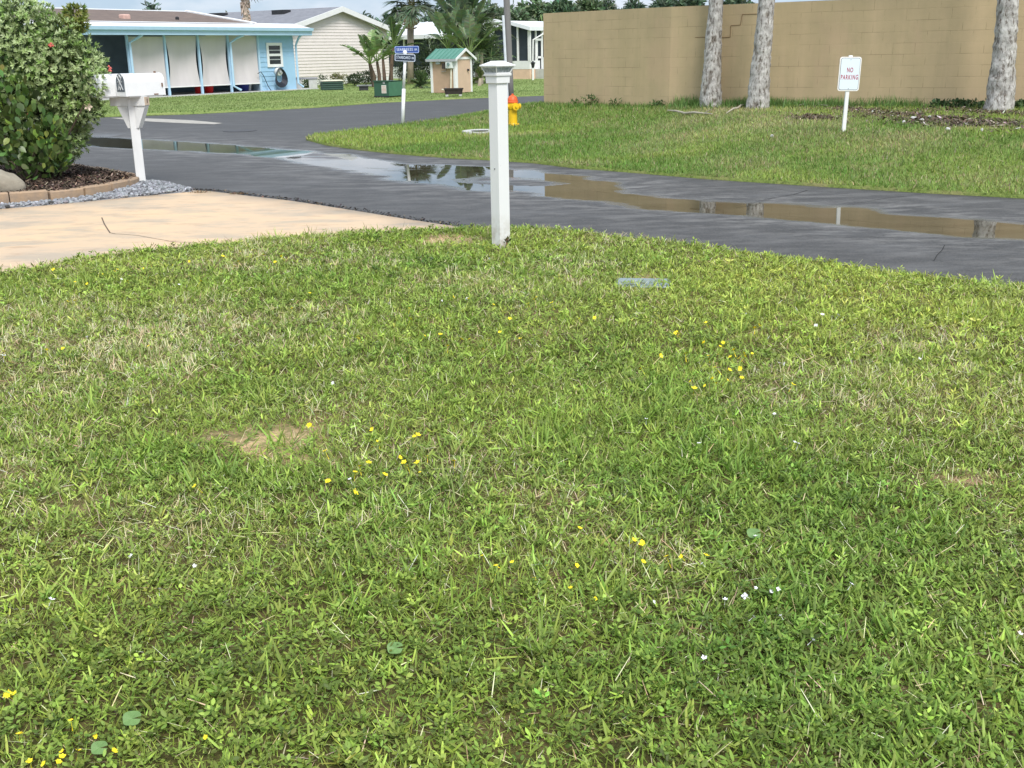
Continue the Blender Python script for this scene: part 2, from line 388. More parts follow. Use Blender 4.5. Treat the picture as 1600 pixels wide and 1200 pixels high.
sedf = node_math(t, 'MULTIPLY', node_math(t, 'MULTIPLY', sedn, sp.outputs['Green']), .6)
c3 = node_mix(t, sedf, c2, lin((146, 144, 140)))
wetn = node_math(t, 'MULTIPLY', sp.outputs['Red'], .85)
c4 = node_mix(t, wetn, c3, lin((58, 57, 56)))
t.links.new(c4, b.inputs['Base Color'])
ro = node_math(t, 'SUBTRACT', .62, node_math(t, 'MULTIPLY', sp.outputs['Red'], .46)); t.links.new(ro, b.inputs['Roughness'])
bp = n.new('ShaderNodeBump'); bp.inputs['Distance'].default_value = .003; t.links.new(node_noise(t, oc, 90, 3), bp.inputs['Height']); t.links.new(bp.outputs[0], b.inputs['Normal'])
t.links.new(node_math(t, 'SUBTRACT', 1.0, node_math(t, 'MULTIPLY', sp.outputs['Red'], .8)), bp.inputs['Strength'])
def axis(lo, a, b_, hi, fine, coarse): return np.concatenate([np.arange(lo, a, coarse), np.arange(a, b_, fine), np.arange(b_, hi+coarse, coarse)])
ax = axis(-60, -12, 9.5, 60, .055, 1.5); ay = axis(2, 8.5, 23, 100, .055, 1.5)
X, Y = np.meshgrid(ax, ay); X = X.ravel(); Y = Y.ravel(); Z = Hr(X, Y); nx = len(ax); ny = len(ay)
ii = (np.arange(ny-1)[:, None]*nx+np.arange(nx-1)[None]).ravel()
road = o = npmesh('road', np.column_stack([X, Y, Z]), np.column_stack([ii, ii+1, ii+nx+1, ii+nx]), rcols(X, Y), rm); o['kind'] = 'structure'
# ---- puddle
pm = bpy.data.materials.new('puddle_water'); pm.use_nodes = True; t = pm.node_tree; n = t.nodes; b = n['Principled BSDF']; tcn = n.new('ShaderNodeTexCoord'); oc = tcn.outputs['Object']
t.links.new(node_ramp(t, node_noise(t, oc, 1.1, 5, (.5, 2, 1)), .4, .65, lin((58, 52, 40)), lin((78, 72, 58))), b.inputs['Base Color'])
b.inputs['IOR'].default_value = 1.33; b.inputs['Specular IOR Level'].default_value = .5
t.links.new(node_ramp(t, node_noise(t, oc, 1.7, 6, (.5, 2.4, 1), rot=-.35), .5, .66, (.012,)*3, (.07,)*3), b.inputs['Roughness'])
bx = dens(pud_poly, .2)
big = []
for i, p in enumerate(bx):
    a = Vector(bx[i-1]); c = Vector(bx[(i+1) % len(bx)]); d = (c-a); 
    nrm = Vector((d.y, -d.x)).normalized(); big.append((p[0]+nrm.x*.22, p[1]+nrm.y*.22))
ar = sum(bx[i][0]*bx[(i+1) % len(bx)][1]-bx[(i+1) % len(bx)][0]*bx[i][1] for i in range(len(bx)))
if ar < 0: big = [(2*p[0]-q[0], 2*p[1]-q[1]) for p, q in zip(bx, big)]
me = MB(); me.face([(x, y, ZW) for x, y in big]); tag(me.build('puddle', pm), kind='structure')
# ---- pale strip of concrete and patches in the street
conc = M('concrete', lin((168, 164, 155)), .85, .15, 6, bump=.002, bscale=60)
sm = MB(); sm.face([tuple(G(x, y, .003)) for x, y in ((172, 184.2), (196, 184.0), (250, 185.6), (300, 187.9), (348, 192.3), (335, 194.0), (290, 192.6), (240, 190.2), (200, 187.4))]); tag(sm.build('pavement', conc), kind='structure')
mh = MB(); c0 = G(375, 204.2, .004); mh.lathe(FR(c0, (1, 0)), [(.36, -.002), (.36, .002), (.30, .004), (.0, .004)], 28)
tag(mh.build('manhole_cover', M('cast_iron', (.05, .05, .052), .6, .3, 20, bump=.004, bscale=40)), 'round dark iron manhole cover in the street near the pale strip', 'manhole cover')
# ---- driveway
dm = bpy.data.materials.new('driveway_concrete'); dm.use_nodes = True; t = dm.node_tree; n = t.nodes; b = n['Principled BSDF']; tcn = n.new('ShaderNodeTexCoord'); oc = tcn.outputs['Object']
cA = node_ramp(t, node_noise(t, oc, .8, 6, (.8, 1.3, 1), rot=.2), .34, .66, lin((215, 186, 150)), lin((200, 177, 150)))
cB = node_mix(t, node_math(t, 'MULTIPLY', node_ramp(t, node_noise(t, oc, 1.4, 6, (.8, 1.5, 1), rough=.65, rot=.15), .48, .62, (0, 0, 0), (1, 1, 1)), .7), cA, lin((168, 158, 142)))
cC = node_mix(t, node_math(t, 'MULTIPLY', node_ramp(t, node_noise(t, oc, 4, 7, (.7, 1.6, 1), rough=.7, rot=.3), .55, .68, (0, 0, 0), (1, 1, 1)), .5), cB, lin((158, 132, 110)))
t.links.new(cC, b.inputs['Base Color']); b.inputs['Roughness'].default_value = .8
bp = n.new('ShaderNodeBump'); bp.inputs['Distance'].default_value = .003; t.links.new(node_noise(t, oc, 25, 5), bp.inputs['Height']); t.links.new(bp.outputs[0], b.inputs['Normal'])
drive = sheet('driveway', drive_poly, .5, .02, dm, .25, drop=.06)
def ribbon_px(mb, pts, wd, z, lift=.0015):
    P = [G(x, y, z) for x, y in pts]
    for i in range(len(P)-1):
        d = (P[i+1]-P[i]); s = Vector((-d.y, d.x, 0)).normalized()*wd*.5; k = len(mb.v)
        for q in (P[i]-s, P[i+1]-s, P[i+1]+s, P[i]+s): mb.v.append((q.x, q.y, z+lift+.0002*(i % 2)))
        mb.f.append((k, k+1, k+2, k+3))
ck = MB(); ribbon_px(ck, [(159, 340), (163, 350), (168, 358), (172, 364), (180, 365.5), (191, 366)], .012, .02); ribbon_px(ck, [(191, 366), (215, 368), (240, 372.5), (272, 378), (310, 380)], .008, .02)
ck.build('crack', M('crack_dark', (.12, .085, .06), .9, .2, 9), drive)
def blob_field(x, y, blobs, z=.05):
    f = np.zeros(len(x))
    for px, py, rx, ry, am in blobs:
        c = G(px, py, z); ex_ = G(px+rx, py, z); up = G(px, max(py-ry, 130), z)
        f += am*np.exp(-(((x-c.x)/abs(ex_.x-c.x))**2+((y-c.y)/max(.05, abs(up.y-c.y)))**2))
    return f
BARE = [(425, 684, 66, 20, 1.5), (330, 680, 34, 12, .6), (470, 715, 60, 16, .5), (705, 373, 48, 7, 1.1), (1500, 745, 40, 12, .5), (1005, 432, 46, 5, .6), (120, 790, 60, 14, .35), (300, 590, 40, 8, .4), (1240, 465, 30, 6, .4)]
rc = MB()
for pts, wd in (([(1262, 297), (1240, 304), (1208, 309), (1176, 317), (1150, 321)], .009), ([(1476, 383), (1472, 391), (1464, 399), (1459, 408)], .006), ([(1098, 327), (1070, 333), (1040, 338), (1000, 341)], .007), ([(1110, 353), (1090, 355), (1076, 353)], .006), ([(1330, 318), (1390, 309), (1440, 304)], .008)): ribbon_px(rc, pts, wd, .0, .002)
rc.build('crack', M('asphalt_crack', (.018, .017, .016), .9, .2, 9), road)
# ---- lawns
lawnmat = lambda nm, c1, c2, c3: None
def lawn_material(nm, ca, cb, cc, sc=1.0, bump=.02):
    m = bpy.data.materials.new(nm); m.use_nodes = True; t = m.node_tree; n = t.nodes; b = n['Principled BSDF']; oc = n.new('ShaderNodeTexCoord').outputs['Object']
    a = node_ramp(t, node_noise(t, oc, 22*sc, 4), .35, .65, ca, cb)
    a = node_mix(t, node_ramp(t, node_noise(t, oc, 2.2*sc, 6), .5, .68, (0, 0, 0), (.8, .8, .8)), a, cc)
    t.links.new(a, b.inputs['Base Color']); b.inputs['Roughness'].default_value = .95; b.inputs['Specular IOR Level'].default_value = .1
    bp = n.new('ShaderNodeBump'); bp.inputs['Distance'].default_value = bump; t.links.new(node_noise(t, oc, 40*sc, 4), bp.inputs['Height']); t.links.new(bp.outputs[0], b.inputs['Normal'])
    return m
thatch = lawn_material('thatch', lin((70, 70, 38)), lin((100, 92, 58)), lin((124, 104, 76)))
bermmat = lawn_material('berm_turf', lin((100, 118, 60)), lin((130, 144, 78)), lin((140, 134, 94)))
farmat = lawn_material('far_turf', lin((120, 142, 80)), lin((142, 160, 96)), lin((158, 166, 108)), .5, .05)
def lawn_cols(x, y):
    b_ = np.clip(blob_field(x, y, BARE)*(.6+.8*vnoise(x, y, 5, 3)), 0, 1)[:, None]; return np.array((1., 1., 1.))*(1-b_)+np.array((5.2, 4.4, 6.4))*b_
_t = thatch.node_tree; _at = _t.nodes.new('ShaderNodeAttribute'); _at.attribute_name = 'Col'; _b = _t.nodes['Principled BSDF']; _s = _b.inputs['Base Color'].links[0].from_socket
_t.links.new(node_mix(_t, 1., _s, _at.outputs['Color'], 'MULTIPLY'), _b.inputs['Base Color'])
sheet('lawn', lawn_poly, .07, Hf, thatch, .07, drop=.05, cols=lawn_cols)
sheet('lawn', berm_poly, .32, Hb, bermmat, .2, drop=.05)
sheet('lawn', far_poly, 2.0, Hl, farmat, .6, drop=.06)
# ================================================================ GRASS
grassmat = M('grass_blade', rough=.5, var=.12, scale=3, attr='Col', trans=.25, spec=.28)
DRY = [(150, 560, 190, 60, .75), (60, 690, 130, 70, .7), (270, 830, 130, 60, .8), (430, 500, 180, 40, .4), (90, 480, 150, 22, .45), (500, 620, 100, 40, .35), (690, 560, 120, 40, .25),
       (1180, 620, 90, 25, .6), (1480, 752, 60, 20, .7), (890, 412, 60, 8, .6), (800, 470, 120, 20, .3), (1380, 520, 60, 16, .5), (650, 700, 90, 40, .3), (600, 880, 160, 40, .3), (320, 420, 200, 12, .25), (820, 990, 100, 30, .3), (1060, 880, 60, 30, .35)]
LUSH = [(1400, 1050, 380, 280, 1.1), (950, 650, 200, 60, .35), (1150, 760, 160, 60, .25), (700, 410, 200, 14, .6), (350, 740, 120, 40, .4), (700, 760, 160, 60, .35), (830, 430, 70, 14, .4), (1500, 860, 200, 120, .4)]
YEL = [(1420, 500, 320, 60, .9), (1200, 430, 260, 30, .9), (880, 375, 200, 18, .6), (950, 500, 200, 30, .35), (1500, 640, 180, 60, .6), (250, 410, 200, 10, .5), (430, 375, 120, 8, .4), (620, 640, 60, 25, .2)]
WEED = [(750, 1060, 380, 170, .9), (250, 1000, 260, 120, .6), (120, 1120, 200, 90, .6), (1150, 1100, 200, 120, .3), (500, 1130, 300, 90, .5), (1380, 720, 220, 60, .3)]
def pal(n, c, var=.18, hv=.1):
    k = rng.normal(1, var, (n, 1)); h = rng.normal(0, hv, (n, 3)); return np.clip(np.array(c)[None]*k*(1+h), .004, .9)
LC = dict(lush=(.140, .255, .042), mid=(.275, .372, .066), yel=(.385, .465, .090), dry=(.82, .72, .42), brown=(.36, .26, .15))
def blades(x, y, z, n_dir, tilt, L, W, droop, prof, C, fold=0., tipC=None, lift=0.):
    n = len(x); az = n_dir; st = np.sin(tilt); ct = np.cos(tilt)
    D = np.column_stack([st*np.cos(az), st*np.sin(az), ct]); S_ = np.column_stack([-np.sin(az), np.cos(az), np.zeros(n)])
    tw = rng.normal(0, .45, n); up = np.cross(S_, D); S2 = S_*np.cos(tw)[:, None]+up*np.sin(tw)[:, None]
    bd = np.column_stack([np.cos(az)*.25*L*droop, np.sin(az)*.25*L*droop, -L*droop])
    P = np.column_stack([x, y, z+lift])
    return ribbons(P, D, S2, L, W, bd, prof, C, fold=fold, tipC=tipC)
def scatter(poly, dmax, dfun, xr, yr):
    x0, x1 = xr; y0, y1 = yr; n = int((x1-x0)*(y1-y0)*dmax); x = rng.uniform(x0, x1, n); y = rng.uniform(y0, y1, n)
    k = rng.random(n) < dfun(x, y)/dmax; x = x[k]; y = y[k]; k = inpoly(x, y, poly) & keep(x, y); return x[k], y[k]
def infrus(x, y, m=1.1): return (np.abs(x) < .475*y+m)
LID = G(1004, 441, .055); POST = G(783, 386, .04)
def keep(x, y): return ~((np.abs(x-LID.x) < .17) & (np.abs(y-LID.y-.045) < .065)) & (np.hypot(x-POST.x, y-POST.y) > .075)
def front_lawn():
    def lod(y): return np.where(y < 5, 1., np.where(y < 7.5, .62, .45))
    parts = []
    def field(x, y):
        nz1 = vnoise(x, y, 1.1, 31, 3); nz2 = vnoise(x, y, 2.6, 47, 3); nz3 = vnoise(x, y, .8, 77, 2)
        dry = np.clip(blob_field(x, y, DRY)*.72+(nz1-.5)*1.15+.10, 0, 1); bare = np.clip(blob_field(x, y, BARE)*(.8+.6*nz2), 0, 1)
        lush = np.clip(blob_field(x, y, LUSH)*.85+(nz2-.5)*.9+.04, 0, 1); yel = np.clip(blob_field(x, y, YEL)+(nz3-.5)*.9, 0, 1)
        weed = np.clip(blob_field(x, y, WEED)+(nz3-.5)*.9, 0, 1); return dry, bare, lush, yel, weed
    def green(x, y, dry, lush, yel, n):
        a = np.array(LC['mid']); c = a[None]*(1-lush[:, None])+np.array(LC['lush'])[None]*lush[:, None]
        c = c*(1-yel[:, None])+np.array(LC['yel'])[None]*yel[:, None]
        c = c*(1-.45*dry[:, None])+np.array((.42, .43, .17))[None]*.45*dry[:, None]
        c = c*np.exp(rng.normal(.0, .27, (n, 1))).clip(.35, 2.0)*(1+rng.normal(0, .06, (n, 3)))
        pl = rng.random(n) < .05; c[pl] = c[pl]*1.1+np.array((.10, .11, .03))
        return np.clip(c, .004, .8)
    XR = (-6.3, 6.3); YR = (1.6, 11.2)
    # fine blades
    x, y = scatter(lawn_poly, 9500, lambda x, y: 9500*lod(y)*infrus(x, y), XR, YR); dry, bare, lush, yel, weed = field(x, y)
    k = rng.random(len(x)) < (1-.93*bare)*(1-.25*weed); x, y, dry, lush, yel = x[k], y[k], dry[k], lush[k], yel[k]; n = len(x)
    s = 1/np.sqrt(lod(y)); isd = rng.random(n) < .06+.50*dry
    C = green(x, y, dry, lush, yel, n); C[isd] = pal(isd.sum(), LC['dry'], .3)
    tall = sstep(.45, .75, vnoise(x, y, 1.9, 55, 2))
    L = rng.uniform(.020, .050, n)*(1+.5*tall)*np.where(isd, .9, 1); W = rng.uniform(.0020, .0036, n)*s
    parts.append(blades(x, y, Hf(x, y)-.004, rng.uniform(0, 6.283, n), rng.beta(2.6, 1.5, n)*1.5, L, W, rng.uniform(.05, .5, n), [1, .95, .7, .1], C, tipC=C*1.15))
    # broad blades in little shoots
    x, y = scatter(lawn_poly, 2300, lambda x, y: 2300*lod(y)*infrus(x, y), XR, YR); dry, bare, lush, yel, weed = field(x, y)
    k = rng.random(len(x)) < (.25+.95*lush)*(1-.6*dry)*(1-.8*bare)*(1-.3*weed); x, y, dry, lush, yel = x[k], y[k], dry[k], lush[k], yel[k]
    m = 4; n = len(x)*m; rp = lambda a: np.repeat(a, m); az = rp(rng.uniform(0, 6.283, len(x)))+np.tile([0, 3.14, .6, 3.7], len(x))+rng.normal(0, .35, n)
    X_ = rp(x)+rng.normal(0, .004, n); Y_ = rp(y)+rng.normal(0, .004, n); s = 1/np.sqrt(lod(Y_))
    C = np.repeat(green(x, y, dry*.5, lush, yel, len(x)), m, 0)*rng.normal(1, .1, (n, 1)); C = np.clip(C, .004, .8)
    parts.append(blades(X_, Y_, Hf(X_, Y_)+rng.uniform(0, .018, n), az, rng.uniform(.5, 1.5, n), rng.uniform(.018, .048, n), rng.uniform(.0048, .0078, n)*s, rng.uniform(.0, .5, n), [.6, 1, .95, .8, .25], C, fold=.12, tipC=C*1.1))
    # small leafy weeds: leaves round a node
    x, y = scatter(lawn_poly, 1150, lambda x, y: 1150*lod(y)*infrus(x, y), XR, YR); dry, bare, lush, yel, weed = field(x, y)
    k = rng.random(len(x)) < (.16+.95*weed)*(1-.6*bare)*(1-.4*dry); x, y, dry, lush, yel = x[k], y[k], dry[k], lush[k], yel[k]
    m = 8; n = len(x)*m; rp = lambda a: np.repeat(a, m); az = rp(rng.uniform(0, 6.283, len(x)))+np.tile(np.arange(m)*2.4, len(x))+rng.normal(0, .2, n)
    cg = green(x, y, dry*.3, np.clip(lush+.3, 0, 1), yel, len(x))*(1-.22*weed[k][:, None]); cg *= rng.choice([.75, 1, 1.12, 1.3], (len(x), 1), p=[.3, .4, .2, .1])
    C = np.clip(np.repeat(cg, m, 0)*rng.normal(1, .12, (n, 1)), .004, .8)
    r = rng.uniform(.002, .012, n); X_ = rp(x)+np.cos(az)*r; Y_ = rp(y)+np.sin(az)*r; hz = rp(rng.uniform(.012, .052, len(x)))-np.tile(np.arange(m)*.0028, len(x)); s = 1/np.sqrt(lod(Y_))
    szz = rp(rng.uniform(.6, 1.25, len(x)))
    parts.append(blades(X_, Y_, Hf(X_, Y_)+hz, az, rng.uniform(.8, 1.6, n), rng.uniform(.010, .019, n)*szz*s, rng.uniform(.006, .0095, n)*szz*s, rng.uniform(.0, .25, n), [.25, .95, 1, .2], C, fold=.12))
    # dry straws lying about
    x, y = scatter(lawn_poly, 1700, lambda x, y: 1700*lod(y)*infrus(x, y), XR, YR); dry, bare, lush, yel, weed = field(x, y)
    k = rng.random(len(x)) < (.14+.86*dry)*(1-.75*bare); x, y = x[k], y[k]; n = len(x); s = 1/np.sqrt(lod(y))
    C = pal(n, LC['dry'], .28); br = rng.random(n) < .3; C[br] = pal(br.sum(), LC['brown'], .3)
    parts.append(blades(x, y, Hf(x, y)+rng.uniform(0, .025, n), rng.uniform(0, 6.283, n), rng.uniform(.7, 1.6, n), rng.uniform(.025, .075, n), rng.uniform(.0012, .0026, n)*s, rng.uniform(-.2, .5, n), [1, 1, .6], C))
    # longer stray blades in clumps
    ccx = rng.uniform(-5, 5, 420); ccy = rng.uniform(2.2, 9.5, 420); kk = infrus(ccx, ccy, .6) & inpoly(ccx, ccy, lawn_poly); ccx, ccy = ccx[kk], ccy[kk]
    for px, py in ((1000, 600), (960, 660), (1150, 740), (1080, 720), (900, 720), (350, 740), (700, 770), (620, 790), (950, 560), (830, 700), (1040, 640), (240, 700), (860, 650), (1190, 700), (560, 960), (850, 1020), (1380, 990), (1010, 650)):
        p = G(px, py, .05); ccx = np.append(ccx, [p.x]*2); ccy = np.append(ccy, [p.y]*2)
    m = 16; n = len(ccx)*m; X_ = np.repeat(ccx, m)+rng.normal(0, .035, n); Y_ = np.repeat(ccy, m)+rng.normal(0, .035, n)
    dry, bare, lush, yel, weed = field(X_, Y_); C = green(X_, Y_, dry, np.clip(lush+.25, 0, 1), yel*.6, n)
    parts.append(blades(X_, Y_, Hf(X_, Y_), rng.uniform(0, 6.283, n), rng.uniform(.3, 1.35, n), rng.uniform(.06, .13, n), rng.uniform(.004, .0085, n), rng.uniform(.1, .6, n), [.7, 1, 1, .75, .12], C, fold=.12, tipC=C*1.15))
    # tan dead tufts where the lawn is dry, and a few shoots creeping over the sand
    x, y = scatter(lawn_poly, 60, lambda x, y: 60*infrus(x, y), XR, YR); dry, bare, lush, yel, weed = field(x, y); k = rng.random(len(x)) < 1.1*dry-.15; x, y = x[k], y[k]
    m = 13; n = len(x)*m; X_ = np.repeat(x, m)+rng.normal(0, .018, n); Y_ = np.repeat(y, m)+rng.normal(0, .018, n)
    parts.append(blades(X_, Y_, Hf(X_, Y_), rng.uniform(0, 6.283, n), rng.uniform(.1, 1.2, n), rng.uniform(.03, .075, n), rng.uniform(.0016, .0032, n)/np.sqrt(lod(Y_)), rng.uniform(-.1, .5, n), [1, 1, .6], pal(n, (.80, .70, .43), .22)))
    bp_ = [G(px, py, .05) for px, py in ((372, 690), (400, 676), (430, 700), (392, 662), (460, 690), (345, 684), (418, 668), (470, 705), (440, 712))]
    m = 9; n = len(bp_)*m; X_ = np.repeat([p.x for p in bp_], m)+rng.normal(0, .02, n); Y_ = np.repeat([p.y for p in bp_], m)+rng.normal(0, .02, n)
    parts.append(blades(X_, Y_, Hf(X_, Y_), rng.uniform(0, 6.283, n), rng.uniform(.7, 1.45, n), rng.uniform(.04, .11, n), rng.uniform(.004, .007, n), rng.uniform(.0, .4, n), [.7, 1, .9, .6, .12], pal(n, (.20, .30, .06), .2), fold=.12))
    V, Q, C = merge(parts); o = npmesh('grass', V, Q, C, grassmat); print('front grass verts', len(V)); return tag(o, 'patchy green and straw mown grass with small weeds filling the near lawn', 'grass', kind='stuff')
front_lawn()
LITTER = [(1290, 170, 60, 8, .8), (1270, 193, 30, 5, .9), (1430, 195, 60, 10, .8), (1520, 205, 70, 9, 1.0), (1580, 192, 50, 9, .9), (1480, 180, 60, 5, .6), (1340, 182, 30, 6, .5)]
BDRY = [(1150, 195, 120, 14, .8), (1240, 225, 100, 18, .6), (1050, 210, 60, 10, .4), (850, 245, 300, 6, .5), (1000, 262, 200, 7, .6), (1200, 275, 200, 7, .7), (1450, 293, 200, 8, .6), (1100, 180, 60, 6, .6), (1400, 240, 120, 12, .4), (640, 235, 150, 5, .4)]
def berm_grass():
    parts = []
    x, y = scatter(berm_poly, 1500, lambda x, y: np.where(y < 16, 1500., np.where(y < 22, 1050, 650.))*(np.abs(x) < .475*y+1.5), (-6.5, 15), (11, 36))
    beh = (x > WL.x) & (y > np.interp(x, [WL.x, WC.x, WR.x], [WL.y, WC.y, WR.y])-.03); x, y = x[~beh], y[~beh]
    nz1 = vnoise(x, y, .9, 61, 3); nz2 = vnoise(x, y, .45, 62, 3)
    lit = np.clip(blob_field(x, y, LITTER, .3)*(.4+1.2*nz1), 0, 1); dr = np.clip(blob_field(x, y, BDRY, .15)*.8+(nz1-.5)*1.2, 0, 1)
    k = rng.random(len(x)) < 1-.75*lit; x, y, dr, nz2, lit = x[k], y[k], dr[k], nz2[k], lit[k]; n = len(x)
    g1 = np.array((.145, .250, .048)); g2 = np.array((.255, .345, .070)); g3 = np.array((.46, .43, .20))
    m1 = sstep(.4, .6, nz2)[:, None]; c = g1*(1-m1)+g2*m1; c = c*(1-.75*dr[:, None])+g3*.75*dr[:, None]
    c = np.clip(c*rng.normal(1, .22, (n, 1)).clip(.4, 1.8)*(1+rng.normal(0, .08, (n, 3))), .004, .8)
    isd = rng.random(n) < .05+.4*dr+.3*lit; c[isd] = pal(isd.sum(), (.36, .30, .18), .25)
    far = sstep(14, 30, y)
    parts.append(blades(x, y, Hb(x, y)-.005, rng.uniform(0, 6.283, n), rng.beta(2, 2, n)*1.4, rng.uniform(.04, .085, n)*(1+.3*far), rng.uniform(.006, .011, n)*(1+.5*far), rng.uniform(.1, .5, n), [1, .95, .65, .1], c, tipC=c*1.15))
    V, Q, C = merge(parts); o = npmesh('grass', V, Q, C, grassmat); return tag(o, 'mown green and yellowish grass between the street and the beige wall', 'grass', kind='stuff')
berm_grass()
def tall_grass():
    # long grass along the foot of the wall
    L_ = []; 
    for (a, b_, n, h0, h1) in ((1060, 1320, 3600, .08, .27), (1320, 1440, 900, .06, .24), (900, 1060, 500, .05, .14), (1440, 1640, 900, .05, .17), (850, 900, 120, .05, .12)):
        px = rng.uniform(a, b_, n); tt = []
        for p in px:
            d = ray(p, 160); 
            A, B = (WL, WC) if p < 1045 else (WC, WR)
            e = B-A; tpar = (A.x*d.y-A.y*d.x)/(e.y*d.x-e.x*d.y); q = A+e*tpar; off = rng.exponential(.22)+.04; nn = Vector((e.y, -e.x, 0)).normalized(); q = q+nn*off; tt.append((q.x, q.y))
        tt = np.array(tt); L_.append((tt[:, 0], tt[:, 1], rng.uniform(h0, h1, n)*(.6+.8*vnoise(tt[:, 0], tt[:, 1], 2.5, 5, 2))))
    x = np.concatenate([l[0] for l in L_]); y = np.concatenate([l[1] for l in L_]); L = np.concatenate([l[2] for l in L_]); n = len(x)
    c = np.clip(np.array((.12, .21, .055))*rng.normal(1, .25, (n, 1)).clip(.4, 1.8)*(1+rng.normal(0, .08, (n, 3))), .004, .8)
    V, Q, C = blades(x, y, Hb(x, y)-.01, rng.uniform(0, 6.283, n), rng.beta(1.6, 3, n)*1.2, L, rng.uniform(.008, .016, n), rng.uniform(.0, .4, n), [1, .9, .6, .1], c, tipC=c*1.3)
    o = npmesh('tall_grass', V, Q, C, grassmat); tag(o, 'long darker unmown grass growing along the foot of the beige wall', 'grass', kind='stuff')
tall_grass()
def far_grass():
    x, y = scatter(far_poly, 170, lambda x, y: np.where(y < 45, 170., 60.)*(np.abs(x) < .475*y+2), (-32, 12), (27, 62)); n = len(x)
    nz1 = vnoise(x, y, .35, 71, 3); g1 = np.array((.17, .245, .075)); g2 = np.array((.235, .30, .105)); m1 = sstep(.4, .6, nz1)[:, None]
    c = np.clip((g1*(1-m1)+g2*m1)*rng.normal(1, .18, (n, 1)).clip(.4, 1.7), .004, .8)
    V, Q, C = blades(x, y, Hl(x, y)-.01, rng.uniform(0, 6.283, n), rng.beta(2, 2, n)*1.2, rng.uniform(.03, .055, n), rng.uniform(.018, .035, n), rng.uniform(.1, .5, n), [1, .9, .2], c)
    o = npmesh('grass', V, Q, C, grassmat); tag(o, 'bright even mown grass in front of the blue and cream houses across the street', 'grass', kind='stuff')
far_grass()
# leaf litter on the berm
def litter():
    x, y = scatter(berm_poly, 1100, lambda x, y: 1100*np.clip(blob_field(x, y, LITTER, .3)*1.7, 0, 1)*(vnoise(x, y, 1.6, 15, 3) > .40), (3, 13), (14, 23)); n = len(x)
    C = np.clip(pal(n, (.10, .072, .05), .4), .01, .6); k = rng.random(n) < .06; C[k] = pal(k.sum(), (.5, .44, .36), .2)
    V, Q, C = blades(x, y, Hb(x, y)+rng.uniform(.005, .03, n), rng.uniform(0, 6.283, n), rng.uniform(1.1, 1.7, n), rng.uniform(.03, .10, n), rng.uniform(.01, .03, n), rng.uniform(-.1, .1, n), [.5, 1, .4], C)
    tag(npmesh('leaf_litter', V, Q, C, M('litter', rough=.9, attr='Col', var=.2, scale=9)), 'brown leaf litter and bits of shell scattered below the wall around the leaning sign', 'leaf litter', kind='stuff')
litter()
# ================================================================ OBJECTS
def pr(p):
    v = Vector(p)-Vector((0, 0, CAMH)); z = v.dot(cam_fwd); return (round(800+F_PX*v.dot(cam_right)/z, 1), round(600-F_PX*v.dot(cam_up)/z, 1))
def acol(F, px, b=0, c=1.5):
    """distance along frame F where the vertical line through pixel column px is met"""
    lo, hi = -40., 40.; best = 0; O = F(0, b, c); f = lambda a: pr(F(a, b, c))[0]-px
    x0, x1 = -.5, .5
    for _ in range(30):
        f0, f1 = f(x0), f(x1)
        if abs(f1-f0) < 1e-9: break
        x0, x1 = x1, x1-f1*(x1-x0)/(f1-f0)
    return x1
white = M('white_vinyl', (.80, .80, .79), .45, .04, 3, bump=.0006, bscale=30)
whitewood = M('white_painted_wood', (.70, .70, .685), .6, .10, 5, bump=.002, bscale=40, stretch=(1, 1, .3))
darkglass = M('dark_glass', (.015, .02, .025), .12, .3, 2, spec=.6)
darkscreen = M('dark_screen', lin((42, 52, 60)), .7, .3, 2)
galv = M('galvanised', (.42, .43, .44), .45, .2, 9, metal=.3)
black = M('black_plastic', (.02, .021, .024), .6, .3, 8)
rough_conc = M('rough_concrete', lin((190, 190, 186)), .9, .12, 7, bump=.004, bscale=40)
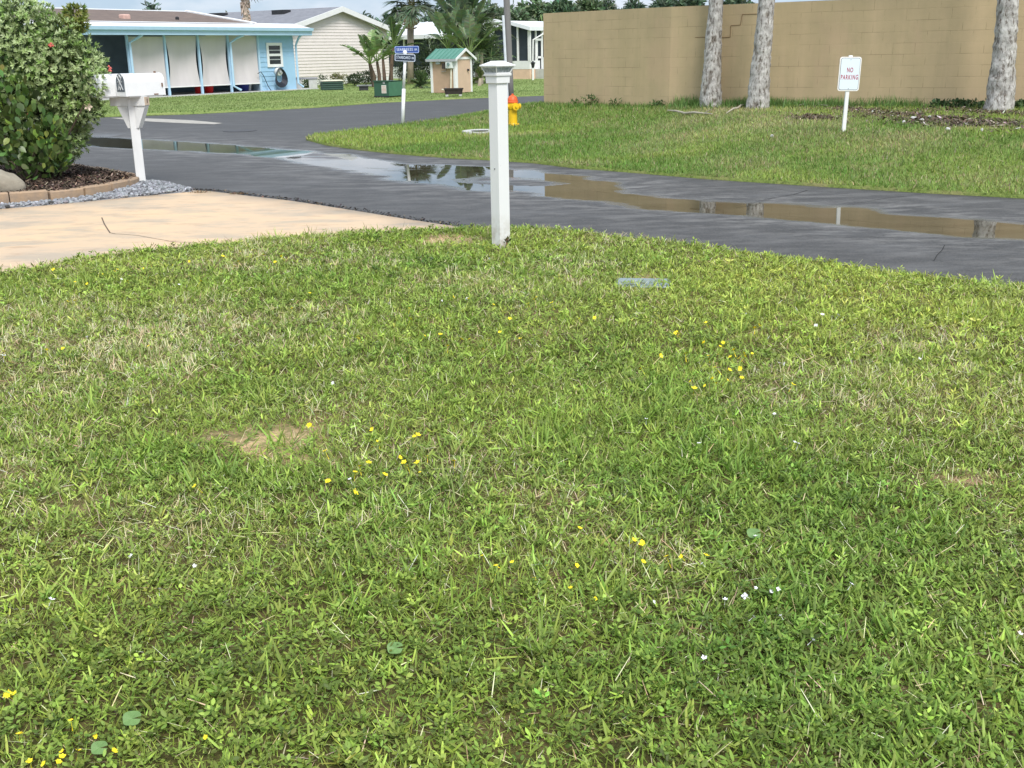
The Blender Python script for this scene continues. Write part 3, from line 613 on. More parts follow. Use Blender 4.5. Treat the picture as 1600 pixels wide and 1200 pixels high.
# ---------------------------------------------------------------- white lamp post
def lamp_post():
    P = G(783, 386, .04); root = thing('lamp_post', P, 'square white vinyl post with glass sided lantern cap at the lawn corner', 'lamp post')
    F = FR(P, (math.cos(R(41)), math.sin(R(41)))); s = .053
    m = bpy.data.materials.new('post_sleeve'); m.use_nodes = True; t = m.node_tree; b = t.nodes['Principled BSDF']; oc = t.nodes.new('ShaderNodeTexCoord').outputs['Object']
    sx = t.nodes.new('ShaderNodeSeparateXYZ'); t.links.new(oc, sx.inputs[0])
    mr = t.nodes.new('ShaderNodeMapRange'); mr.inputs['From Min'].default_value = 0; mr.inputs['From Max'].default_value = .28; mr.inputs['To Min'].default_value = 1; mr.inputs['To Max'].default_value = 0; t.links.new(sx.outputs['Z'], mr.inputs['Value'])
    dn = node_ramp(t, node_noise(t, oc, 14, 6), .4, .65, (.1, .1, .1), (1, 1, 1))
    f = node_math(t, 'MULTIPLY', mr.outputs[0], dn); sp_ = node_ramp(t, node_noise(t, oc, 60, 3, (1, 1, .35)), .70, .74, (0, 0, 0), (.5, .5, .5)); f = node_math(t, 'MULTIPLY', f, .8)
    c = node_mix(t, f, (.80, .80, .79), lin((150, 130, 95))); c = node_mix(t, node_math(t, 'MULTIPLY', sp_, .35), c, lin((120, 110, 90))); t.links.new(c, b.inputs['Base Color']); b.inputs['Roughness'].default_value = .4
    MB().box(F, -s, s, -s, s, -.06, 1.27).build('post_sleeve', m, root, bevel=.004)
    # stained spot at the foot, and the bolt hole
    MB().lathe(FR(F(-s-.0015, -.005, .62), (1, 0)), [(.0045, -.004), (.0045, .004)], 8).build('bolt', black, root)
    r = thing  # collar, lantern, roof
    MB().taper(F, s+.012, s+.012, 1.262, s+.014, s+.014, 1.315).build('collar', white, root, bevel=.003)
    MB().taper(F, s+.022, s+.022, 1.315, s+.024, s+.024, 1.333).build('collar', white, root, bevel=.003)
    fr = MB(); h0, h1 = 1.333, 1.386; w0, w1 = s+.012, s+.034
    for i in (-1, 1):
        for j in (-1, 1): fr.tube([F(i*w0, j*w0, h0), F(i*w1, j*w1, h1)], .0055, 6)
    for wq, c in ((w0, h0+.004), (w1, h1-.003)):
        pts = [F(-wq, -wq, c), F(wq, -wq, c), F(wq, wq, c), F(-wq, wq, c), F(-wq, -wq, c)]
        for i in range(4): fr.tube([pts[i], pts[i+1]], .0045, 6)
    fr.build('lantern_frame', white, root)
    gl = M('lantern_glass', (.75, .80, .82), .25, .5, 60, bump=.003, bscale=120, spec=.8, trans=.5, col2=(.30, .36, .38))
    g_ = MB(); q = .0
    for (a, b_) in (((-1, -1), (1, -1)), ((1, -1), (1, 1)), ((1, 1), (-1, 1)), ((-1, 1), (-1, -1))):
        g_.face([F(a[0]*w0*.97, a[1]*w0*.97, h0+.004), F(b_[0]*w0*.97, b_[1]*w0*.97, h0+.004), F(b_[0]*w1*.97, b_[1]*w1*.97, h1-.002), F(a[0]*w1*.97, a[1]*w1*.97, h1-.002)])
    g_.build('lantern_glass', gl, root)
    MB().lathe(FR(F(0, 0, 0), (1, 0)), [(.02, h0), (.02, h0+.01), (.008, h0+.014), (.012, h0+.04), (.02, h1)], 10).build('light_fitting', galv, root)
    e = w1+.012; MB().taper(F, e, e, h1, e, e, h1+.010).taper(F, e-.002, e-.002, h1+.010, .045, .045, h1+.034).taper(F, .045, .045, h1+.034, .038, .038, h1+.040).build('lantern_roof', white, root, bevel=.002)
    # little weed at the foot
    n = 26; C = pal(n, (.09, .12, .03), .3); C[:9] = pal(9, (.16, .09, .05), .3); c0 = F(.01, -.066, 0)
    V, Q, C = blades(np.full(n, c0.x)+rng.normal(0, .015, n), np.full(n, c0.y)+rng.normal(0, .01, n), np.full(n, .05)+rng.uniform(0, .07, n), rng.uniform(0, 6.28, n), rng.uniform(.2, 1.3, n), rng.uniform(.02, .045, n), rng.uniform(.01, .018, n), rng.uniform(0, .3, n), [.3, 1, .9, .2], C)
    tag(npmesh('weed', V, Q, C, grassmat), 'small dark weed with brownish leaves at the foot of the white post', 'weed')
lamp_post()
# ---------------------------------------------------------------- mailboxes on their stand
def mail_stand():
    P = G(221, 287, .03); root = thing('mailbox_stand', P, 'leaning white wooden mailbox post carrying two white metal mailboxes in grey gravel', 'mailbox')
    F = FR(P, (.93, .36), lean=(.0, .01)); s = .055
    MB().box(F, -s, s, -s, s, -.05, 1.02).build('post', whitewood, root, bevel=.004)
    Fa = FR(F(0, 0, 0), (.965, -.26), lean=(.0, .01))
    MB().box(Fa, -.28, .20, -.06, .055, .945, 1.06).build('crossbeam', whitewood, root, bevel=.005)
    for sg in (-1, 1):
        MB().extr(Fa, [(sg*.045, .68), (sg*.075, .68), (sg*.19, .93), (sg*.19, .945), (sg*.05, .945)], -.045, .045, axis='b').build('brace', whitewood, root, bevel=.003)
    MB().box(Fa, .2005, .206, -.05, .045, .955, 1.05).build('beam_end', M('raw_wood', lin((200, 180, 158)), .8, .2, 12), root)
    MB().box(Fa, .206, .209, -.006, .004, .98, 1.03).build('knot', M('knot', (.06, .04, .03), .8), root)
    mbm = M('mailbox_enamel', (.80, .81, .81), .32, .035, 9, bump=.0006, bscale=25, spec=.5)
    def box(off, kd):
        c0 = Fa(0, 0, 1.064)+Vector((off[0], off[1], 0)); B = FR(c0, (math.cos(R(50)), math.sin(R(50)))); L = .52; wd = .098; hh = .165
        arch = [(-wd, 0)]+[(-wd*math.cos(math.pi*i/14), hh+wd*math.sin(math.pi*i/14)) for i in range(15)]+[(wd, 0)]
        b = MB().extr(B, arch, -L/2, L/2).build('mailbox', mbm, root, bevel=.003)
        a2 = [(x*1.035, z*1.012 if z else -.002) for x, z in arch]
        MB().extr(B, a2, -L/2-.022, -L/2+.004).build('door', mbm, b, bevel=.003); MB().extr(B, a2, L/2-.01, L/2+.004).build('back_plate', mbm, b, bevel=.003)
        if kd:
            a3 = [(x*.86, .055+z*.80) for x, z in arch]; MB().extr(B, a3, -L/2-.0255, -L/2-.022).build('door_panel', M('slate_panel', lin((88, 96, 104)), .6, .3, 20), b)
            cr = MB()
            def st(p, q, w_=.006): 
                P0, P1 = B(-L/2-.027, *p), B(-L/2-.027, *q); cr.tube([P0, P1], w_, 5)
            for sg in (-1, 1):
                st((0, .17), (sg*.06, .245)); st((0, .17), (sg*.055, .075)); st((sg*.02, .115), (0, .075)); st((sg*.03, .215), (0, .255))
            st((-.05, .17), (.05, .17), .004); cr.build('door_ornament', M('pale_ornament', (.55, .57, .58), .5), b)
            MB().box(B, L/2-.07, L/2-.045, -.006, .006, hh+wd, hh+wd+.022).build('latch', M('rusty', (.2, .12, .08), .8, .4, 20), b)
            MB().box(B, .10, .16, -wd-.004, -wd, .008, .022).build('rust_mark', M('rusty', (.2, .12, .08), .8, .4, 20), b)
            MB().box(B, L/2-.045, L/2-.03, -wd-.012, -wd-.001, .10, .145).build('flag', M('rusty', (.2, .12, .08), .8, .4, 20), b)
        MB().box(B, -L/2+.03, L/2-.03, -wd*.9, wd*.9, -.012, .0).build('tray', whitewood, b)
    box((.125, .02), True); box((-.205, .0), False)
mail_stand()
# ---------------------------------------------------------------- street name sign
def street_sign():
    P = G(628.5, 195, Hb1); T = AT(633.2, 86, P.y-.02); H = T.z-P.z
    root = thing('street_sign', P, 'white round pole with blue and dark street name blades at the corner', 'street sign')
    wp = M('white_enamel', (.80, .81, .82), .4, .04, 5)
    mid = P.lerp(T, .52); MB().tube([P-Vector((0, 0, .1)), mid], .040, 12).build('pole', wp, root, smooth=True)
    MB().tube([mid-(T-P)*.02, P.lerp(T, .97)], .033, 12).build('pole', wp, root, smooth=True)
    c = P.lerp(T, .975); MB().lathe(FR(c, (1, 0)), [(.034, -.06), (.05, -.04), (.05, .02), (.04, .06), (.052, .09), (.03, .13), (.0, .14)], 12).build('bracket', wp, root, smooth=True)
    def blade(px0, px1, py0, py1, yaw, sk, col, dark, txt, sfx, dY, tilt):
        cc = AT((px0+px1)/2, (py0+py1)/2, T.y+dY); sc = (AT(px1, 90, cc.y).x-AT(px0, 90, cc.y).x)/math.cos(yaw); h = abs(AT(700, py0, cc.y).z-AT(700, py1, cc.y).z)
        F = FR(cc, (math.cos(yaw), math.sin(yaw)), lean=(tilt, 0)); wd = sc/2; hh = h/2
        def rrect(w_, h_, r): return [(x, z) for sx, sz, a0 in ((1, -1, -90), (1, 1, 0), (-1, 1, 90), (-1, -1, 180)) for i in range(5) for x, z in [(sx*(w_-r)+r*math.cos(R(a0+22.5*i)), sz*(h_-r)+r*math.sin(R(a0+22.5*i)))]]
        bd = MB().extr(F, rrect(wd, hh, .025), 0, .006, axis='b').build('blade', M('sign_border'+sfx, lin((196, 206, 224)) if dark else lin((160, 178, 226)), .4), root)
        MB().extr(F, rrect(wd-.016, hh-.014, .018), -.002, 0.0, axis='b').build('blade_face', M('sign_face'+sfx, col, .4), bd)
        t1 = text_mesh(txt, F, -wd*.16, 0, hh*1.12, -.004, fit=wd*1.36, space=1.1, bold=.001); t1.build('lettering', M('sign_letters'+sfx, lin((205, 215, 235)), .4), bd)
        text_mesh('DR.', F, wd*.76, -.004, hh*.75, -.004, fit=wd*.24, bold=.002).build('lettering', M('sign_letters'+sfx, lin((205, 215, 235)), .4), bd)
    blade(616.6, 654.6, 72, 83, R(-4), 0, lin((50, 80, 150)), False, 'SEABREEZE', '_blue', .06, 0)
    blade(617.2, 648.6, 84.5, 95.8, R(14), 0, lin((22, 38, 60)), True, 'STARBOARD', '_navy', -.06, .06)
street_sign()
# ---------------------------------------------------------------- NO PARKING sign
def parking_sign():
    P = G(1318.5, 206, Hb1); T = AT(1329, 87.5, P.y); d = T-P; d.y -= .02; ln = (d.x/d.z, d.y/d.z)
    root = thing('no_parking_sign', P, 'small white no parking sign on a leaning white stake before the beige wall', 'parking sign')
    F = FR(P, (.995, .07), lean=ln); H = d.length; wp = M('sign_post_white', (.82, .82, .81), .5, .04, 6)
    MB().box(F, -.026, .026, 0, .03, -.1, H+.008).build('stake', wp, root, bevel=.004)
    h = .455; w_ = .305; c0 = H-h-.01
    def rr(w_, z0, z1, r): return [(sx*(w_/2-r)+r*math.cos(R(a0+22.5*i)), (z1-r if sz > 0 else z0+r)+r*math.sin(R(a0+22.5*i))) for sx, sz, a0 in ((1, -1, -90), (1, 1, 0), (-1, 1, 90), (-1, -1, 180)) for i in range(5)]
    pn = MB().extr(F, rr(w_, c0, c0+h, .035), -.008, -.001, axis='b').build('panel', M('panel_edge', (.85, .83, .80), .4), root)
    MB().extr(F, rr(w_-.030, c0+.015, c0+h-.015, .028), -.010, -.008, axis='b').build('border_line', M('line_grey', (.12, .12, .14), .5), pn)
    MB().extr(F, rr(w_-.040, c0+.020, c0+h-.020, .025), -.012, -.010, axis='b').build('panel_face', M('panel_face', lin((224, 235, 243)), .4, .02, 5), pn)
    red = M('sign_red', lin((176, 42, 78)), .5, .05, 9)
    text_mesh('NO', F, 0, c0+h*.61, .088, -.0135, bold=.0015, fit=.085, space=1.15).build('lettering', red, pn)
    text_mesh('PARKING', F, 0, c0+h*.40, .088, -.0135, bold=.0015, fit=.242, space=1.3).build('lettering', red, pn)
    for z in (c0+.035, c0+h-.035): MB().lathe(FR(F(0, -.012, z), (1, 0)), [(.006, -.005), (.006, .005)], 8).build('bolt', galv, pn)
parking_sign()
# ---------------------------------------------------------------- hydrant
def hydrant():
    P = G(801.5, 196, Hb1); root = thing('fire_hydrant', P, 'yellow fire hydrant with an orange bonnet half hidden behind the white post', 'fire hydrant')
    yl = M('hydrant_yellow', lin((232, 190, 28)), .5, .12, 8, bump=.001); og = M('hydrant_orange', lin((226, 98, 48)), .5, .15, 8)
    k = abs(AT(800, 147, P.y).z-P.z)/.72; F = FR(P, (.9, .43)); L = lambda pr_: [(r*k, z*k) for r, z in pr_]
    MB().lathe(F, L([(.165, -.02), (.165, .025), (.12, .03), (.105, .06), (.10, .36), (.115, .38), (.125, .44), (.125, .50), (.10, .54)]), 18).build('barrel', yl, root, smooth=False)
    MB().lathe(F, L([(.135, .525), (.135, .55), (.125, .56), (.12, .60), (.095, .66), (.045, .69), (.028, .695), (.028, .725), (0, .73)]), 18).build('bonnet', og, root)
    for ax, r, ln in (((1, 0), .052, .19), ((-1, 0), .052, .19), ((0, -1), .07, .18)):
        d = F.U*ax[0]+F.B*ax[1]; c = F(0, 0, .44*k)
        MB().tube([c, c+d*ln*k*.8], r*k, 12).tube([c+d*ln*k*.8, c+d*ln*k], r*k*1.25, 12).tube([c+d*ln*k, c+d*(ln+.03)*k], r*k*.4, 6).build('nozzle', yl, root)
    for i in range(8):
        a = i*math.pi/4; MB().tube([F(.145*k*math.cos(a), .145*k*math.sin(a), .02), F(.145*k*math.cos(a), .145*k*math.sin(a), .045*k)], .014, 6).build('flange_bolt', yl, root)
hydrant()
# ---------------------------------------------------------------- covers in the lawns
def meter_covers():
    c = G(752, 208.5, Hb1); root = thing('meter_cover', c, 'pale concrete collar with dark oval lid in the grass near the hydrant', 'utility cover')
    F = FR(c+Vector((0, 0, .02)), (.96, .28), lean=(0, -.06)); pr_ = [(.36*math.cos(a)*(1+.12*math.sin(3*a)), .30*math.sin(a)) for a in np.linspace(0, 2*math.pi, 26)[:-1]]
    m = MB(); k = len(pr_); m.v = [tuple(F(x, y, -.05)) for x, y in pr_]+[tuple(F(x*.96, y*.96, .03)) for x, y in pr_]; m.f = [tuple(range(k, 2*k))]+[(i, (i+1) % k, k+(i+1) % k, k+i) for i in range(k)]; m.build('collar', rough_conc, root)
    MB().lathe(FR(F(-.03, 0, .031), (1, 0)), [(.17, -.002), (.165, .006), (0, .007)], 20).build('lid', M('lid_dark', (.07, .068, .066), .7, .3, 10), root)
    c = LID; root = thing('meter_box', c, 'pale blue grey plastic meter box lid sunk in the near lawn', 'meter box')
    F = FR(c, (.985, -.17)); MB().box(F, -.185, .185, -.11, .11, -.10, .0).build('rim', M('box_rim', lin((150, 168, 172)), .7, .12, 8), root, bevel=.012)
    MB().box(F, -.172, .172, -.098, .098, 0, .008).build('lid', M('box_lid', lin((132, 146, 148)), .65, .14, 9, bump=.002, bscale=50), root, bevel=.006)
    MB().box(F, -.02, .02, -.085, -.06, .008, .011).build('lift_slot', M('lid_dark', (.07, .068, .066), .7, .3, 10), root)
meter_covers()
# ---------------------------------------------------------------- beige block wall
def block_wall():
    m = bpy.data.materials.new('painted_block'); m.use_nodes = True; t = m.node_tree; n = t.nodes; b = n['Principled BSDF']; uv = n.new('ShaderNodeUVMap').outputs[0]; oc = n.new('ShaderNodeTexCoord').outputs['Object']
    mp_ = n.new('ShaderNodeMapping'); t.links.new(uv, mp_.inputs['Vector'])
    bk = n.new('ShaderNodeTexBrick'); t.links.new(mp_.outputs[0], bk.inputs['Vector']); bk.inputs['Scale'].default_value = 1; bk.inputs['Brick Width'].default_value = .4; bk.inputs['Row Height'].default_value = .2; bk.inputs['Mortar Size'].default_value = .006; bk.inputs['Mortar Smooth'].default_value = .6
    bk.offset = .5
    bk.inputs['Color1'].default_value = (1, 1, 1, 1); bk.inputs['Color2'].default_value = (.955, .955, .95, 1); bk.inputs['Mortar'].default_value = (.62, .61, .58, 1)
    jn = node_ramp(t, node_noise(t, uv, 1.3, 4, (1, 4, 1)), .44, .62, (0, 0, 0), (1, 1, 1))
    bc = node_mix(t, jn, (.985, .985, .98), bk.outputs['Color'])
    base = node_ramp(t, node_noise(t, uv, 1.0, 5, (2.2, .22, 1), rough=.6), .30, .70, lin((184, 166, 130)), lin((200, 178, 142)))
    up = node_ramp(t, node_noise(t, uv, 2.2, 4, (1, 1, 1)), .3, .7, (.94, .94, .94), (1.05, 1.04, 1.03))
    c = node_mix(t, 1., node_mix(t, 1., base, bc, 'MULTIPLY'), up, 'MULTIPLY')
    st = node_ramp(t, node_noise(t, uv, 1.7, 6, (3.0, .28, 1)), .56, .70, (0, 0, 0), (1, 1, 1)); c = node_mix(t, node_math(t, 'MULTIPLY', st, .16), c, lin((140, 134, 100)))
    pk = node_ramp(t, node_noise(t, uv, .9, 5, (1, .5, 1), rot=.3), .56, .68, (0, 0, 0), (1, 1, 1)); c = node_mix(t, node_math(t, 'MULTIPLY', pk, .4), c, lin((196, 168, 138)))
    t.links.new(c, b.inputs['Base Color']); b.inputs['Roughness'].default_value = .75; b.inputs['Specular IOR Level'].default_value = .25
    bp = n.new('ShaderNodeBump'); bp.inputs['Distance'].default_value = .0025; bp.inputs['Strength'].default_value = .4; t.links.new(bk.outputs['Fac'], bp.inputs['Height']); bp.invert = True
    b2 = n.new('ShaderNodeBump'); b2.inputs['Distance'].default_value = .002; t.links.new(node_noise(t, uv, 55, 4), b2.inputs['Height']); t.links.new(bp.outputs[0], b2.inputs['Normal']); t.links.new(b2.outputs[0], b.inputs['Normal'])
    TOP = 2.365; back = (WC-WL); e1 = (WC-WL).normalized(); n1 = Vector((-e1.y, e1.x, 0)); Bk = WL+n1*6.5
    pts = [Bk, WL, WC, WR]; V = []; Q = []; UV = []; L = 0
    inner = []
    th = .2
    e2 = (WR-WC).normalized(); n2 = Vector((-e2.y, e2.x, 0)); 
    inn = [Bk+e1*th, WL+n1*th+e1*th, WC+(n1+n2).normalized()*th, WR+n2*th]
    me = bpy.data.meshes.new('boundary_wall'); mbv = []; f = []; uvs = []
    def quad(a, b_, z0, z1, u0, u1):
        k = len(mbv); mbv.extend([(a.x, a.y, z0), (b_.x, b_.y, z0), (b_.x, b_.y, z1), (a.x, a.y, z1)]); f.append((k, k+1, k+2, k+3)); uvs.extend([(u0, z0+.04), (u1, z0+.04), (u1, z1+.04), (u0, z1+.04)])
    u = 0
    for i in range(3):
        l = (pts[i+1]-pts[i]).length; quad(pts[i], pts[i+1], -.1, TOP, u, u+l); u += l
    for i in range(3): quad(inn[i+1], inn[i], -.1, TOP, 0, (pts[i+1]-pts[i]).length)
    for i in range(3):
        k = len(mbv); mbv.extend([(*pts[i][:2], TOP), (*pts[i+1][:2], TOP), (*inn[i+1][:2], TOP), (*inn[i][:2], TOP)]); f.append((k, k+1, k+2, k+3)); uvs.extend([(0, 0)]*4)
    quad(pts[3], inn[3], -.1, TOP, 0, .2)
    root = WL.copy(); root.z = .3
    me.from_pydata([(x-root.x, y-root.y, z-root.z) for x, y, z in mbv], [], f); me.update(); ul = me.uv_layers.new(name='UVMap')
    for i, q in enumerate(uvs): ul.data[i].uv = q
    rt = thing('boundary_wall', root, 'tall beige painted concrete block wall on the grassy bank beyond the street', 'wall')
    o = link('block_face', me, m, rt)
    # stepped crack near the first trunks
    def onwall(px, py):
        d = ray(px, py); A, B = WC, WR; e = B-A; k = (A.x*d.y-A.y*d.x)/(e.y*d.x-e.x*d.y); q = A+e*k; tt = math.hypot(q.x, q.y)/math.hypot(d.x, d.y); return Vector((q.x, q.y, CAMH+d.z*tt))-n2*.004
    cp = [(1086, 58.5), (1112, 58.5), (1128, 58.5), (1141, 58), (1142, 40), (1157, 39), (1160, 22.5), (1187, 21.5)]
    c3 = MB(); P_ = [onwall(*p) for p in cp]
    for i in range(len(P_)-1): c3.tube([P_[i], P_[i+1]], .006, 5)
    c3.build('crack', M('wall_crack', lin((138, 112, 80)), .9, .2, 9), rt)
    # raised paint patch at the foot
    P0, P1 = onwall(1056, 164), onwall(1078, 164)
block_wall()
# ---------------------------------------------------------------- edging, mulch bed, gravel, boulder
EDGE = [(-110, 326), (-40, 320), (0, 317.5), (45, 315), (100, 310.5), (150, 304), (185, 297.5), (206, 291.5), (212.5, 287), (205, 283), (180, 279), (150, 273.5), (110, 268), (75, 264), (30, 261.5), (-40, 260), (-110, 259)]
def bed():
    path = [G(x, y, .03) for x, y in EDGE]; poly = [(p.x, p.y) for p in path]
    poly = poly+[(poly[-1][0]-2.5, poly[-1][1]), (poly[0][0]-2.5, poly[0][1])]
    o = sheet('planting_bed', poly, .25, lambda x, y: .10+.03*(vnoise(x, y, 1.5, 3)-.5), M('bed_soil', lin((60, 48, 40)), .95, .3, 20, bump=.01), .25, drop=.12)
    x, y = scatter(poly, 2600, lambda x, y: np.full(len(x), 2600.), (min(p[0] for p in poly), max(p[0] for p in poly)), (min(p[1] for p in poly), max(p[1] for p in poly)))
    k = (x > -9.5); x, y = x[k], y[k]; n = len(x); C = np.clip(pal(n, lin((78, 62, 52)), .45, .06), .008, .5); kk = rng.random(n) < .12; C[kk] = pal(kk.sum(), lin((140, 122, 104)), .2)
    V, Q, C = blades(x, y, .10+.03*(vnoise(x, y, 1.5, 3)-.5)+rng.uniform(0, .035, n), rng.uniform(0, 6.283, n), rng.uniform(1.0, 1.9, n), rng.uniform(.025, .07, n), rng.uniform(.008, .02, n), rng.uniform(-.05, .05, n), [.7, 1, .7], C)
    tag(npmesh('mulch', V, Q, C, M('mulch_chip', rough=.9, attr='Col', var=.25, scale=15)), 'dark brown bark mulch spread around the big shrub inside the block edging', 'mulch', kind='stuff')
    # edging blocks
    L = [0]
    for i in range(1, len(path)): L.append(L[-1]+(path[i]-path[i-1]).length)
    def at(s):
        s = min(max(s, 0), L[-1]-1e-4); i = max(j for j in range(len(L)-1) if L[j] <= s); t = (s-L[i])/(L[i+1]-L[i]); return path[i].lerp(path[i+1], t)
    em = M('edging_block', lin((176, 148, 118)), .9, .18, 9, bump=.006, bscale=30, col2=lin((150, 132, 114))); bl = .40; nb = int(L[-1]/bl); OR = 'first second third fourth fifth sixth seventh eighth ninth tenth eleventh twelfth thirteenth fourteenth'.split(); tip = min(range(nb), key=lambda q: -at((q+.5)*bl).x)
    for i in range(nb):
        a, b_ = at(i*bl), at((i+1)*bl); m_ = at((i+.5)*bl); c = (a+b_)/2; d = b_-a
        if c.x < -8.6: continue
        sag = (m_-c); nrm = Vector((d.y, -d.x, 0)).normalized(); w = .062; h = .135+rng.uniform(-.01, .01); hl = d.length/2-.004; dd = d.normalized(); org = Vector((c.x, c.y, .02))
        def pt(u, v, z): 
            q = Vector((c.x, c.y, 0))+dd*u*hl+nrm*v*w+sag*(1-u*u)*.9; return (q.x, q.y, z)
        m = MB(); us = [-1, -.5, 0, .5, 1]
        for z in (-.03, h-.012): m.v += [pt(u, v, z) for v in (-1, 1) for u in us]
        m.v += [pt(u*.96, v*.82, h) for v in (-1, 1) for u in us]
        for lv in (0, 1):
            for j in range(4):
                k0 = lv*10; m.f += [(k0+j, k0+j+1, k0+10+j+1, k0+10+j)[::-1], (k0+5+j, k0+5+j+1, k0+15+j+1, k0+15+j)]
            m.f += [(lv*10, lv*10+5, lv*10+15, lv*10+10)[::-1], (lv*10+4, lv*10+9, lv*10+19, lv*10+14)]
        for j in range(4): m.f.append((20+j, 20+j+1, 25+j+1, 25+j))
        o = m.build('edging_block', em, org=org); pp = pr(c)
        kd = abs(i-tip); where = 'tan edging block forming the rounded tip of the bed border by the mailbox post' if kd == 0 else '%s tan edging block from the rounded tip in the %s run' % (OR[min(kd-1, 13)], 'front' if i < tip else 'back')
        tag(o, where, 'edging block', 'tan blocks edging the mulch bed')
    # gravel
    gp = pxpoly([(-110, 333), (-40, 329), (0, 325), (60, 320.5), (150, 312), (220, 305.5), (262, 301.5), (302, 298), (288, 294), (262, 289), (242, 285), (226, 284), (214, 285.5), (209, 292), (185, 299.5), (150, 306), (100, 312.5), (45, 317.5), (0, 320), (-110, 328)], .03)
    gz = sheet('gravel_base', gp, .3, .024, M('gravel_bed', lin((150, 152, 156)), .9, .2, 30, bump=.01), .15, drop=.06)
    x, y = scatter(gp, 2300, lambda x, y: np.full(len(x), 2300.), (-9, -3), (10, 17)); n = len(x)
    t_ = (1+5**.5)/2; ico = np.array([(-1, t_, 0), (1, t_, 0), (-1, -t_, 0), (1, -t_, 0), (0, -1, t_), (0, 1, t_), (0, -1, -t_), (0, 1, -t_), (t_, 0, -1), (t_, 0, 1), (-t_, 0, -1), (-t_, 0, 1)])/1.9
    fc = np.array([(0, 11, 5), (0, 5, 1), (0, 1, 7), (0, 7, 10), (0, 10, 11), (1, 5, 9), (5, 11, 4), (11, 10, 2), (10, 7, 6), (7, 1, 8), (3, 9, 4), (3, 4, 2), (3, 2, 6), (3, 6, 8), (3, 8, 9), (4, 9, 5), (2, 4, 11), (6, 2, 10), (8, 6, 7), (9, 8, 1)])
    sz = rng.uniform(.010, .025, (n, 1, 1))*np.array([1, .8, .7])[None, None]*rng.uniform(.7, 1.4, (n, 1, 3)); V = ico[None]*sz*(1+rng.uniform(-.2, .2, (n, 12, 1)))
    a = rng.uniform(0, 6.283, n); ca, sa = np.cos(a)[:, None], np.sin(a)[:, None]; V = np.stack([V[..., 0]*ca-V[..., 1]*sa, V[..., 0]*sa+V[..., 1]*ca, V[..., 2]], -1)
    mound = .025*np.exp(-((x-G(245, 290, .03).x)**2+(y-G(245, 292, .03).y)**2)/.5)
    V += np.stack([x, y, .022+rng.uniform(0, .022, n)+mound], -1)[:, None, :]
    C = np.repeat(pal(n, lin((138, 140, 144)), .35, .02), 12, 0); Fq = (fc[None]+(np.arange(n)*12)[:, None, None]).reshape(-1, 3)
    tag(npmesh('gravel', V.reshape(-1, 3), Fq, np.clip(C, .05, .8), M('gravel_stone', rough=.8, attr='Col', var=.15, scale=60), smooth=False), 'pale blue grey gravel between the edging blocks and the tan driveway', 'gravel', kind='stuff')
    # boulder
    import bmesh
    c = G(0, 301, .1); bm = bmesh.new(); bmesh.ops.create_icosphere(bm, subdivisions=4, radius=1)
    from mathutils import noise as mn
    for v in bm.verts:
        p = v.co.copy(); k = 1+.22*mn.noise(p*1.1+Vector((3, 1, 2)))+.07*mn.noise(p*3)+.02*mn.noise(p*9); p = p*k; p.z = p.z*.62+.35+.10*p.x*-1; p.x *= 1.05; v.co = Vector((p.x*.28, p.y*.22, max(p.z*.27, -.06)))
    me = bpy.data.meshes.new('boulder'); bm.to_mesh(me); bm.free(); me.polygons.foreach_set('use_smooth', [True]*len(me.polygons))
    o = link('boulder', me, M('boulder', lin((170, 162, 144)), .9, .2, 3, bump=.01, bscale=20, col2=lin((128, 120, 106))), None, c); tag(o, 'pale rounded boulder on the mulch under the big shrub', 'boulder')
bed()
